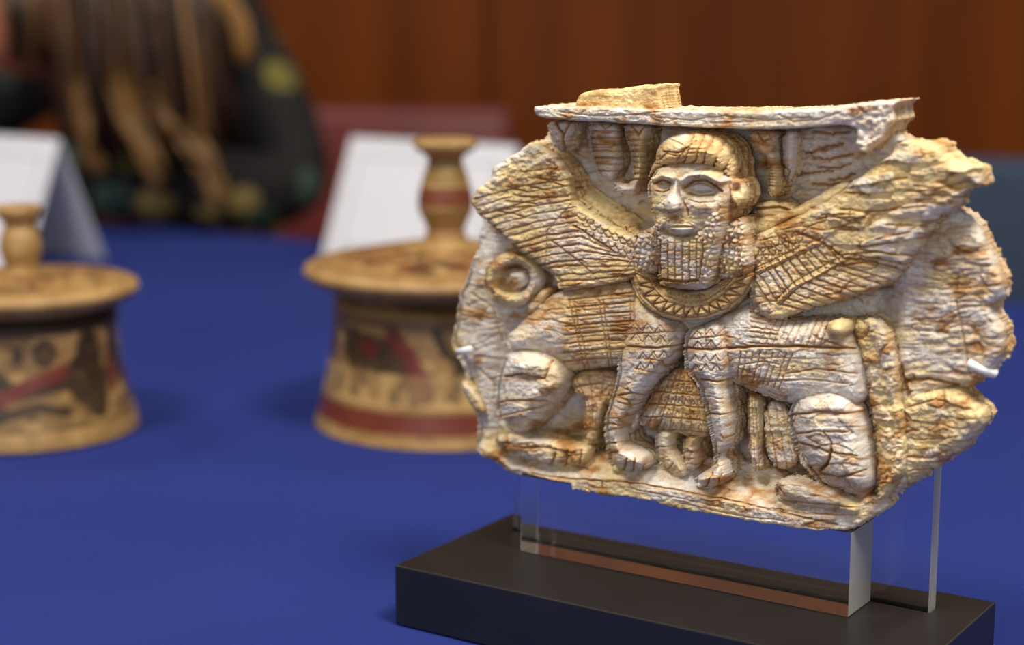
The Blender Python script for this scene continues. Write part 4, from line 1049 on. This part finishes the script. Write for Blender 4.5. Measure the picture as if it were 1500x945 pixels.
def lathe(name, prof, centre, paint_fn, parent, nseg=220, per=2.2):
    """prof: (half width px, y px) silhouette list; becomes a turned surface about the pot's axis"""
    prof = np.array(prof, float)
    L = np.r_[0, np.cumsum(np.hypot(*np.diff(prof, axis=0).T))]
    s = np.linspace(0, L[-1], max(int(L[-1] / per), len(prof)))
    hw = np.interp(s, L, prof[:, 0]); yp = np.interp(s, L, prof[:, 1])
    k = np.array([.25, .5, .25])
    for _ in range(2):
        hw[1:-1] = np.convolve(hw, k, 'valid'); yp[1:-1] = np.convolve(yp, k, 'valid')
    Yc = centre[1]
    z = np.array([at_y(750, y, Yc).z for y in yp])
    dist = Yc * cp_ - (z - CAM_Z) * sp_
    r = hw * dist / F_PX
    th = np.linspace(-math.pi, math.pi, nseg, endpoint=False)
    T, R = np.meshgrid(th, r); Z = np.repeat(z[:, None], nseg, 1); HW = np.repeat(hw[:, None], nseg, 1); YP = np.repeat(yp[:, None], nseg, 1)
    face = math.atan2(centre[0], Yc)
    X = R * np.sin(T); Y = -R * np.cos(T)
    co = np.stack([X, Y, Z], -1).reshape(-1, 3)
    col = paint_fn(T, HW, YP).reshape(-1, 3)
    n = len(r); idx = np.arange(n * nseg).reshape(n, nseg)
    f = np.stack([idx[:-1], np.roll(idx, -1, 1)[:-1], np.roll(idx, -1, 1)[1:], idx[1:]], -1).reshape(-1, 4)
    me = bpy.data.meshes.new(name); me.from_pydata(co.tolist(), [], f.tolist())
    bm = bmesh.new(); bm.from_mesh(me); bmesh.ops.remove_doubles(bm, verts=bm.verts, dist=1e-6)
    bmesh.ops.recalc_face_normals(bm, faces=bm.faces); 
    bm.free()
    for p in me.polygons: p.use_smooth = True
    at = me.attributes.new('paint', 'FLOAT_COLOR', 'POINT')
    at.data.foreach_set('color', np.concatenate([np.clip(col, 0, 1), np.ones((len(col), 1))], 1).astype(np.float32).ravel())
    return link(name, me, POTTERY, parent)

def lay(col, m, c, a=1.0):
    m = np.clip(m, 0, 1)[..., None] * a
    return col * (1 - m) + np.array(c) * m
def bandm(Y, a, b, s=1.0): return sstep(a - s, a + s, Y) * (1 - sstep(b - s, b + s, Y))
def ell(S, Y, cx, cy, rx, ry, rot=0.0):
    c, s = math.cos(rot), math.sin(rot)
    p = (S - cx) * c + (Y - cy) * s; q = -(S - cx) * s + (Y - cy) * c
    return 1 - sstep(.85, 1.12, np.hypot(p / rx, q / ry))
def strk(S, Y, pts, wd):
    best = np.full(S.shape, 1e9)
    for (ax, ay), (bx, by) in zip(pts[:-1], pts[1:]):
        ex, ey = bx - ax, by - ay; t = np.clip(((S - ax) * ex + (Y - ay) * ey) / (ex * ex + ey * ey), 0, 1)
        best = np.minimum(best, np.hypot(S - ax - t * ex, Y - ay - t * ey))
    return 1 - sstep(wd * .8, wd * 1.2, best)
def clay(T, HW, Y):
    S = T * HW
    n = fbm(S / 22 + 50, Y / 16 + 9, 3, 4)
    return TAN * (1 - n[..., None]) + TAN2 * n[..., None]

def knob_paint_a(T, HW, Y):
    c = clay(T, HW, Y)
    c = lay(c, bandm(Y, 240, 262), OLV, .8); c = lay(c, bandm(Y, 272, 298), MAR, .85)
    c = lay(c, bandm(Y, 262, 266), BLK, .5); c = lay(c, bandm(Y, 306, 309), BLK, .5); c = lay(c, bandm(Y, 326, 345), MAR * .6 + TAN * .4, .6)
    return c
def lid_paint_a(T, HW, Y):
    c = clay(T, HW, Y); S = T * 130
    top = HW
    fr = bandm(top, 78, 172, 2)
    n = fbm(S / 26 + 5, HW / 20, 61, 3)
    c = lay(c, fr * sstep(.5, .58, n), BLK, .75); c = lay(c, fr * sstep(.54, .6, fbm(S / 20 + 90, HW / 18, 67, 3)), MAR, .6)
    for r0 in (70, 76, 176, 184, 194): c = lay(c, bandm(top, r0, r0 + 3), BLK, .55)
    c = lay(c, (Y > 402) * bandm(Y, 421, 428), BLK, .5)
    return c
def body_paint_a(T, HW, Y):
    c = clay(T, HW, Y); S = T * 178.0
    c = lay(c, bandm(Y, 441, 456), MAR * .5 + BLK * .5, .6)
    for y0 in (446, 453): c = lay(c, bandm(Y, y0, y0 + 2.5), TAN, .6)
    P = 270.0
    s = (S + 190 + 10 * P) % P
    c = lay(c, bandm(Y, 458, 536) * sstep(.46, .56, fbm(S / 18 + 31, Y / 14, 77, 3)), BLK * .6 + TAN2 * .4, .5)
    # grazing beast: heavy body, neck, head, legs, raised tail
    b = np.maximum.reduce([ell(s, Y, 84, 490, 62, 25, .18), ell(s, Y, 36, 484, 28, 26), ell(s, Y, 132, 508, 30, 22, .6), strk(s, Y, [(40, 505), (36, 545)], 9), strk(s, Y, [(60, 510), (72, 548)], 8), strk(s, Y, [(122, 516), (118, 550)], 9), strk(s, Y, [(140, 516), (152, 550)], 8),
                           strk(s, Y, [(20, 470), (6, 462), (2, 456)], 6)])
    c = lay(c, b, BLK, .88)
    c = lay(c, np.maximum(strk(s, Y, [(112, 462), (142, 492), (168, 540)], 13), ell(s, Y, 70, 484, 18, 14)), MAR, .9)
    c = lay(c, np.maximum.reduce([strk(s, Y, [(182, 458), (194, 482), (218, 500), (216, 528), (200, 545)], 8), ell(s, Y, 236, 484, 20, 30), strk(s, Y, [(240, 505), (250, 550)], 10)]), BLK, .9)
    c = lay(c, ell(s, Y, 236, 480, 9, 16), MAR, .9)
    # row of loops above the foot
    q = (S + 1000) % 40
    tongue = bandm(Y, 516, 560, 3) * (.4 + .6 * sstep(.4, .5, fbm(S / 40, Y / 40, 79, 2)))
    c = lay(c, tongue, TAN * 1.05, .8)
    c = lay(c, ell(q, Y, 20, 538, 9, 15) * tongue, BLK * 1.6, .85); c = lay(c, ell(q, Y, 20, 538, 3.5, 7) * tongue, TAN, .6)
    c = lay(c, bandm(Y, 566, 595), MAR, .92); c = lay(c, bandm(Y, 561, 565), TAN2 * .5, .5); c = lay(c, bandm(Y, 597, 600), BLK, .45)
    return c
def knob_paint_b(T, HW, Y):
    c = clay(T, HW, Y)
    for y0 in (345, 356): c = lay(c, bandm(Y, y0, y0 + 2), BLK, .35)
    return c
def lid_paint_b(T, HW, Y):
    c = clay(T, HW, Y); S = T * 100
    fr = bandm(HW, 50, 135, 2)
    c = lay(c, fr * sstep(.52, .6, fbm(S / 20 + 15, HW / 16, 62, 3)), BLK, .55); c = lay(c, fr * sstep(.56, .62, fbm(S / 20 + 80, HW / 18, 68, 3)), MAR, .5)
    for r0 in (46, 140, 150): c = lay(c, bandm(HW, r0, r0 + 2.5), BLK, .4)
    return c
def body_paint_b(T, HW, Y):
    c = clay(T, HW, Y); S = T * 140.0
    c = lay(c, bandm(Y, 440, 470), BLK, .92)
    P = 230.0; s = (S + 60 + 10 * P) % P; Yq = Y + 24
    fr = bandm(Y, 466, 598, 2)
    c = lay(c, fr * sstep(.47, .57, fbm(S / 20 + 7, Y / 15, 87, 3)), BLK * .7 + TAN2 * .3, .6)
    blob = np.maximum.reduce([ell(s, Yq, 125, 518, 18, 20), ell(s, Yq, 85, 520, 9, 13), strk(s, Yq, [(20, 500), (45, 545), (80, 570), (150, 560), (190, 520)], 11), strk(s, Yq, [(60, 600), (40, 560), (20, 520)], 12), strk(s, Yq, [(170, 570), (200, 600), (215, 560)], 16), ell(s, Yq, 195, 530, 24, 42),
                              strk(s, Yq, [(70, 600), (110, 590), (150, 600)], 6)])
    c = lay(c, blob * fr, BLK, .9); c = lay(c, ell(s, Yq, 125, 518, 9, 10) * fr, TAN2 * .6, .9); c = lay(c, ell(s, Yq, 125, 518, 4, 5) * fr, BLK, .9)
    c = lay(c, np.maximum(strk(s, Yq, [(60, 580), (100, 560), (150, 545)], 10), ell(s, Yq, 8, 560, 16, 26)) * fr, MAR, .85)
    for (x, y) in ((140, 598), (100, 605), (30, 600)): c = lay(c, ell(s, Yq, x, y, 9, 6) * fr, BLK, .7)
    c = lay(c, bandm(Y, 597, 601), BLK, .6); c = lay(c, bandm(Y, 612, 615), BLK, .35)
    return c

def pot(cx_px, front_y, base_half, parts, label):
    P = on_z(cx_px, front_y)
    y = P[1]
    for _ in range(6):
        r = base_half * ((y) * cp_ + CAM_Z * sp_) / F_PX
        y = P[1] + r
    x = (cx_px - CX) / F_PX * (y * cp_ + CAM_Z * sp_)
    root = empty('lidded_pot', (x, y, 0))
    ybase = project(0, y, 0.0005)[1]
    body = lathe('body', [(1, ybase), (base_half - 3, ybase)] + parts['body'], (x, y), parts['bp'], root)
    lid = lathe('lid', parts['lid'], (x, y), parts['lp'], root)
    lathe('knob', parts['knob'], (x, y), parts['kp'], lid, 120)
    tag(root, label, 'pot', 'painted lidded pots on the blue cloth')
pot(655, 663, 195, dict(
    body=[(194, 614), (191, 604), (186, 588), (180, 562), (173, 530), (168, 497), (166, 470), (165, 448), (165, 436), (150, 428), (10, 426)], bp=body_paint_a,
    lid=[(10, 428), (150, 428), (160, 426), (170, 418), (190, 412), (204, 402), (209, 394), (206, 386), (196, 381), (150, 372), (90, 361), (40, 353), (20, 352)], lp=lid_paint_a,
    knob=[(34, 356), (30, 344), (27, 334), (33, 322), (40, 308), (41, 292), (37, 272), (30, 250), (25, 238), (27, 228), (40, 221), (48, 214), (48, 207), (42, 203), (20, 204), (1, 206)], kp=knob_paint_a),
    'broad painted clay pot with a dark maroon-banded lid knob, beside the ivory')
pot(44, 668, 158, dict(
    body=[(158, 626), (156, 612), (150, 590), (141, 553), (135, 520), (133, 490), (134, 470), (136, 458), (120, 452), (10, 452)], bp=body_paint_b,
    lid=[(10, 450), (122, 450), (136, 448), (150, 440), (162, 432), (168, 424), (166, 416), (156, 411), (110, 404), (60, 398), (30, 396), (15, 396)], lp=lid_paint_b,
    knob=[(26, 398), (24, 388), (27, 378), (31, 364), (29, 348), (22, 332), (21, 326), (29, 319), (33, 311), (33, 304), (28, 300), (12, 301), (1, 303)], kp=knob_paint_b),
    'smaller painted clay pot with plain tan knob, black shoulder band and dark figures')

# ================================================================== TENT CARDS
def tent_card(apex, u_sign, label):
    paper = plain('white_card', (218, 220, 230), 0.75, 0.25, var=0.01, scale=40)
    ink = plain('pale_grey_border_print', (196, 198, 208), 0.8, 0.2, var=0.02)
    OFF, HT, WID, TH = 0.056, apex.z, 0.21, 0.0012
    root = empty('tent_card', (apex.x, apex.y, 0), ANG)
    u0, u1 = (0, WID) if u_sign > 0 else (-WID, 0)
    def panel(name, side):
        bm = bmesh.new()
        a = Vector((0, 0, HT)); b = Vector((0, side * OFF, 0.0006))
        nrm = Vector((0, side * HT, OFF)).normalized()
        vs_ = []
        for t in (0, TH):
            for p, u in ((a, u0), (a, u1), (b, u1), (b, u0)):
                vs_.append(bm.verts.new(Vector((u, p.y, p.z)) - nrm * t))
        for q in ((0, 1, 2, 3), (7, 6, 5, 4), (0, 4, 5, 1), (1, 5, 6, 2), (2, 6, 7, 3), (3, 7, 4, 0)):
            bm.faces.new([vs_[i] for i in q])
        o = bm_obj(name, bm, paper, root)
        return o, a, b, nrm
    o, a, b, nrm = panel('front_panel', -1)
    panel('back_panel', 1)
    bm = bmesh.new()
    def P(u, t): p = a.lerp(b, t); return Vector((u, p.y, p.z)) + nrm * 0.0003
    m, wd = 0.017, 0.004
    du = wd; dt = wd / HT
    t0, t1 = m / HT, 1 - m / HT
    for (ua, ub, ta, tb) in ((u0 + m, u1 - m, t0, t0 + dt), (u0 + m, u1 - m, t1 - dt, t1), (u0 + m, u0 + m + du, t0, t1), (u1 - m - du, u1 - m, t0, t1)):
        bm.faces.new([bm.verts.new(P(u, t)) for u, t in ((ua, ta), (ub, ta), (ub, tb), (ua, tb))])
    bm_obj('printed_border', bm, ink, o)
    tag(root, label, 'card', 'folded white cards on the blue cloth')
tent_card(at_y(515, 200, 1.87), 1, 'folded white card standing behind the broad pot with the maroon-banded knob')
tent_card(at_y(87, 203, 1.815), -1, 'folded white card standing behind the smaller pot with the plain knob')

# ================================================================== CHAIRS
def chair(loc, rz, up, frame, label, bw=0.46, bh=0.30, top=0.87):
    root = empty('conference_chair', (loc[0], loc[1], FLOOR_Z), rz)
    bm = bmesh.new(); box(bm, (0, -0.22, 0.455), (bw, 0.44, 0.07), bev=0.02); bm_obj('seat', bm, up, root, True)
    bm = bmesh.new(); box(bm, (0, 0.02, top - bh / 2), (bw, 0.055, bh), bev=0.02); bm_obj('backrest', bm, up, root, True)
    for sx in (-1, 1):
        bm = bmesh.new(); tube(bm, [(sx * (bw / 2 - 0.03), -0.40, 0.42), (sx * (bw / 2 - 0.02), -0.42, 0.0)], [0.018, 0.012], 10); bm_obj('leg', bm, frame, root, True)
        bm = bmesh.new(); tube(bm, [(sx * (bw / 2 - 0.03), 0.03, top - 0.06), (sx * (bw / 2 - 0.03), 0.02, 0.44), (sx * (bw / 2 - 0.02), 0.06, 0.0)], [0.014, 0.018, 0.012], 10); bm_obj('leg', bm, frame, root, True)
    tag(root, label, 'chair', 'chairs drawn up along the far side of the table')
mar = plain('maroon_leather', (118, 52, 51), 0.4, 0.5, var=0.12, scale=9, bump=0.1)
blg = plain('blue_grey_fabric', (58, 70, 92), 0.85, 0.2, var=0.12, scale=60, bump=0.1)
fwood = plain('chair_frame_wood', (70, 36, 18), 0.4, var=0.2, scale=14)
p = at_y(564, 157, 3.0)
chair((p.x, p.y), math.radians(-4), mar, fwood, 'maroon leather chair behind the white card and broad pot', bw=0.43, top=p.z - FLOOR_Z)
p = at_y(1640, 238, 2.2)
chair((p.x, p.y), math.radians(-14), blg, fwood, 'blue-grey upholstered chair behind the ivory beyond the table', bw=0.46, bh=0.36, top=p.z - FLOOR_Z)

# ================================================================== PERSON
def skin_mesh(name, verts, edges, radii, mat, parent, sub=2, root_i=0, shape=None):
    me = bpy.data.meshes.new(name); me.from_pydata([tuple(v) for v in verts], edges, [])
    o = link(name, me, mat, parent)
    sk = o.modifiers.new('skin', 'SKIN'); sk.use_smooth_shade = True
    for i, sv in enumerate(me.skin_vertices[0].data):
        r = radii[i]; sv.radius = (r, r) if not hasattr(r, '__len__') else r
        sv.use_root = (i == root_i)
    sd = o.modifiers.new('sub', 'SUBSURF'); sd.levels = sub; sd.render_levels = sub
    return o

def person():
    skinm = plain('skin', (160, 96, 74), 0.5, 0.4, var=0.08, scale=25)
    hairm, nt, b = nodes('brown_hair')
    tc = nt.nodes.new('ShaderNodeTexCoord'); mp = nt.nodes.new('ShaderNodeMapping'); mp.inputs['Scale'].default_value = (26, 26, 3)
    no = nt.nodes.new('ShaderNodeTexNoise'); no.inputs['Scale'].default_value = 1.2; no.inputs['Detail'].default_value = 5
    rp = nt.nodes.new('ShaderNodeValToRGB')
    rp.color_ramp.elements[0].position = .42; rp.color_ramp.elements[0].color = (*srgb(40, 22, 12), 1)
    rp.color_ramp.elements[1].position = .68; rp.color_ramp.elements[1].color = (*srgb(128, 84, 40), 1)
    nt.links.new(tc.outputs['Object'], mp.inputs['Vector']); nt.links.new(mp.outputs[0], no.inputs['Vector']); nt.links.new(no.outputs['Fac'], rp.inputs['Fac']); nt.links.new(rp.outputs['Color'], b.inputs['Base Color'])
    b.inputs['Roughness'].default_value = .5
    gold = plain('golden_hair', (168, 122, 62), 0.45, var=.25, scale=30)
    # dark print with scattered leaves and flowers
    fm, nt, b = nodes('dark_floral_fabric')
    tc = nt.nodes.new('ShaderNodeTexCoord')
    vo = nt.nodes.new('ShaderNodeTexVoronoi'); vo.inputs['Scale'].default_value = 19
    nt.links.new(tc.outputs['Object'], vo.inputs['Vector'])
    cr = nt.nodes.new('ShaderNodeValToRGB'); cr.color_ramp.interpolation = 'CONSTANT'
    els = cr.color_ramp.elements
    els[0].position = 0; els[0].color = (*srgb(20, 16, 20), 1); els[1].position = .36; els[1].color = (*srgb(112, 106, 46), 1)
    for ps, c in ((.52, (20, 17, 20)), (.62, (130, 98, 116)), (.74, (30, 26, 30)), (.80, (150, 130, 76)), (.92, (60, 84, 74))):
        e = els.new(ps); e.color = (*srgb(*c), 1)
    sp = nt.nodes.new('ShaderNodeSeparateColor'); nt.links.new(vo.outputs['Color'], sp.inputs[0]); nt.links.new(sp.outputs[0], cr.inputs['Fac'])
    st = nt.nodes.new('ShaderNodeValToRGB'); st.color_ramp.elements[0].position = .42; st.color_ramp.elements[1].position = .5
    st.color_ramp.elements[0].color = (1, 1, 1, 1); st.color_ramp.elements[1].color = (0, 0, 0, 1)
    nt.links.new(vo.outputs['Distance'], st.inputs['Fac'])
    mx = nt.nodes.new('ShaderNodeMix'); mx.data_type = 'RGBA'; mx.inputs[6].default_value = (*srgb(18, 15, 19), 1)
    nt.links.new(st.outputs['Color'], mx.inputs['Factor']); nt.links.new(cr.outputs['Color'], mx.inputs[7]); nt.links.new(mx.outputs[2], b.inputs['Base Color'])
    b.inputs['Roughness'].default_value = .85
    trous = plain('dark_trousers', (24, 24, 30), .9, .2, var=.1)
    A = lambda x, y, Y: at_y(x, y, Y)
    # joints of a seated figure bent over the table edge
    pelvis = Vector((-0.46, 2.46, -0.17)); waist = Vector((-0.46, 2.45, -0.03)); chest = Vector((-0.45, 2.38, 0.14)); upper = Vector((-0.445, 2.33, 0.235))
    neck = Vector((-0.49, 2.25, 0.275)); skull = Vector((-0.575, 2.15, 0.27)); crown = Vector((-0.565, 2.12, 0.335)); jaw = Vector((-0.60, 2.07, 0.185))
    sR = A(325, 45, 2.34); eR = A(452, 288, 2.25); wR = A(55, 272, 2.1) + Vector((0, 0, .022)); hR = A(-10, 290, 2.07) + Vector((0, 0, .022))
    sL = Vector((-0.62, 2.36, 0.215)); eL = Vector((-0.80, 2.24, 0.06)); wL = Vector((-0.78, 2.05, 0.064)); hL = Vector((-0.745, 1.97, 0.05))
    kR = Vector((-0.36, 2.02, -0.25)); aR = Vector((-0.35, 2.10, -0.67)); tR = Vector((-0.35, 1.96, -0.715))
    kL = Vector((-0.56, 2.02, -0.25)); aL = Vector((-0.57, 2.10, -0.67)); tL = Vector((-0.58, 1.96, -0.715))
    V = [pelvis, waist, chest, upper, neck, skull, crown, jaw, sR, eR, wR, hR, sL, eL, wL, hL, kR, aR, tR, kL, aL, tL]
    E_ = [(0, 1), (1, 2), (2, 3), (3, 4), (4, 5), (5, 6), (5, 7), (3, 8), (8, 9), (9, 10), (10, 11), (3, 12), (12, 13), (13, 14), (14, 15), (0, 16), (16, 17), (17, 18), (0, 19), (19, 20), (20, 21)]
    Rr = [.13, .115, .12, .09, .05, .085, .07, .045, .05, .036, .025, .03, .05, .036, .025, .03, .062, .036, .034, .062, .036, .034]
    fingers = []
    for h, wv in ((11, wR), (15, wL)):
        hp = V[h]; d = (hp - wv).normalized(); side = d.cross(Vector((0, 0, 1))).normalized()
        for k, (o_, ln) in enumerate(((-.028, .055), (-.009, .075), (.01, .08), (.028, .07))):
            i = len(V); V += [hp + side * o_ + d * .03, hp + side * o_ * 1.2 + d * (.03 + ln * .5) + Vector((0, 0, .006)), hp + side * o_ * 1.3 + d * (.03 + ln) + Vector((0, 0, -.012))]
            E_ += [(h, i), (i, i + 1), (i + 1, i + 2)]; Rr += [.010, .009, .007]
        i = len(V); V += [hp - side * .035 + d * .0, hp - side * .055 + d * .03]; E_ += [(h, i), (i, i + 1)]; Rr += [.011, .009]
    root = skin_mesh('person', [v - pelvis * 0 for v in V], E_, Rr, skinm, None)
    tag(root, 'person with long brown hair in dark floral top leaning on the table', 'person')
    # face details
    fd = (jaw - skull).normalized()
    # garment: torso and sleeves
    top = [pelvis + Vector((0, 0, .02)), waist, chest, upper, upper.lerp(neck, .45), sR, sR.lerp(eR, .5), eR, eR.lerp(wR, 1.0), sL, sL.lerp(eL, .5), eL, eL.lerp(wL, .9)]
    skin_mesh('floral_top', top, [(0, 1), (1, 2), (2, 3), (3, 4), (3, 5), (5, 6), (6, 7), (7, 8), (3, 9), (9, 10), (10, 11), (11, 12)], [.155, .145, .15, .12, .075, .082, .074, .064, .055, .082, .074, .062, .052], fm, root)
    skin_mesh('trousers', [pelvis, kR, aR + Vector((0, 0, .03)), kL, aL + Vector((0, 0, .03))], [(0, 1), (1, 2), (0, 3), (3, 4)], [.15, .085, .06, .085, .06], trous, root)
    # hair: a cap over the skull and long locks falling over the shoulder
    rnd = random.Random(5)
    bm = bmesh.new()
    r_ = bmesh.ops.create_icosphere(bm, subdivisions=4, radius=1.0)
    for v in r_['verts']:
        n = v.co.normalized()
        k = 0.105 + 0.006 * math.sin(n.x * 17 + n.z * 5) * math.cos(n.y * 13)
        v.co = Vector((n.x * k * 1.02, n.y * k * 1.1, n.z * k * 1.06))
        if n.dot(fd) > .55 and n.z < 0.5: v.co *= .72
    bmesh.ops.translate(bm, vec=skull.lerp(crown, .35) + Vector((.025, .02, .0)), verts=r_['verts'])
    hair = bm_obj('hair', bm, hairm, root, True)
    bm = bmesh.new()
    def lock(bm, pts, r):
        q = []
        for k in range(len(pts) - 1):
            for t in (0, .34, .67): q.append(Vector(pts[k]).lerp(Vector(pts[k + 1]), t))
        q.append(Vector(pts[-1]))
        n = len(q)
        tube(bm, q, [r * (0.55 + .6 * math.sin(math.pi * min(.95, .12 + .8 * i / n))) * (1 - .55 * i / n) for i in range(n)], 8)
    cols = []
    def strand(pts, rad, c):
        n0 = len(bm.verts); lock(bm, pts, rad); cols.extend([c] * (len(bm.verts) - n0))
    BR0, BR1, GO = np.array(srgb(46, 27, 14)), np.array(srgb(96, 62, 32)), np.array(srgb(164, 120, 62))
    for k in range(420):
        a = rnd.random()
        x0 = 0 + 310 * a + rnd.uniform(-10, 10); Y = 2.06 + rnd.uniform(-.03, .16)
        top_y = -60 + rnd.uniform(-20, 20) + 60 * max(0, a - .6)
        end_y = 90 + 130 * rnd.random() + 30 * a
        if x0 < 75: end_y = 70 + rnd.uniform(0, 30)
        sw = rnd.uniform(-24, 24)
        t = min(1, max(0, rnd.gauss(.35, .35)))
        c = BR0 * (1 - t) + BR1 * t
        if rnd.random() < .12: c = c * .62 + GO * .38
        strand([A(110 + (x0 - 110) * .55, -95 + rnd.uniform(-15, 15), Y + .03), A(x0 - 10, top_y + 40, Y), A(x0 + sw * .5, (top_y + end_y) / 2, Y - .01), A(x0 + sw + 12, end_y, Y)], rnd.uniform(.004, .010), c)
    for pts in ([(165, 105), (185, 170), (215, 220), (235, 262)], [(180, 110), (200, 190), (225, 235), (236, 255)], [(255, 195), (290, 235), (308, 275), (320, 300)], [(265, 190), (300, 235), (316, 270), (326, 296)], [(120, 110), (128, 180), (132, 235), (150, 258)],
                [(215, 130), (252, 190), (285, 230), (300, 250)]):
        for j in range(7):
            dx, dy = rnd.uniform(-11, 11), rnd.uniform(-16, 10)
            strand([A(x + dx + rnd.uniform(-3, 3), y + dy, 2.03 + rnd.uniform(-.015, .015)) for x, y in pts], rnd.uniform(.004, .007), GO * rnd.uniform(.3, .7))
    for j in range(12):
        dx = rnd.uniform(-8, 16)
        strand([A(262 + dx, -45, 2.2), A(316 + dx, -14, 2.2), A(346 + dx, 30, 2.2), A(356 + dx, 85 + rnd.uniform(-15, 10), 2.2)], .007, GO * rnd.uniform(.6, 1.1))
    me = bpy.data.meshes.new('hair_locks'); bm.to_mesh(me); bm.free()
    for p_ in me.polygons: p_.use_smooth = True
    at = me.attributes.new('paint', 'FLOAT_COLOR', 'POINT')
    cc = np.array(cols); at.data.foreach_set('color', np.concatenate([cc, np.ones((len(cc), 1))], 1).astype(np.float32).ravel())
    o = link('hair_locks', me, attr_mat('hair_strands', .45, .5, 60, .3, .1, 300), hair); o['kind'] = 'stuff'
person()
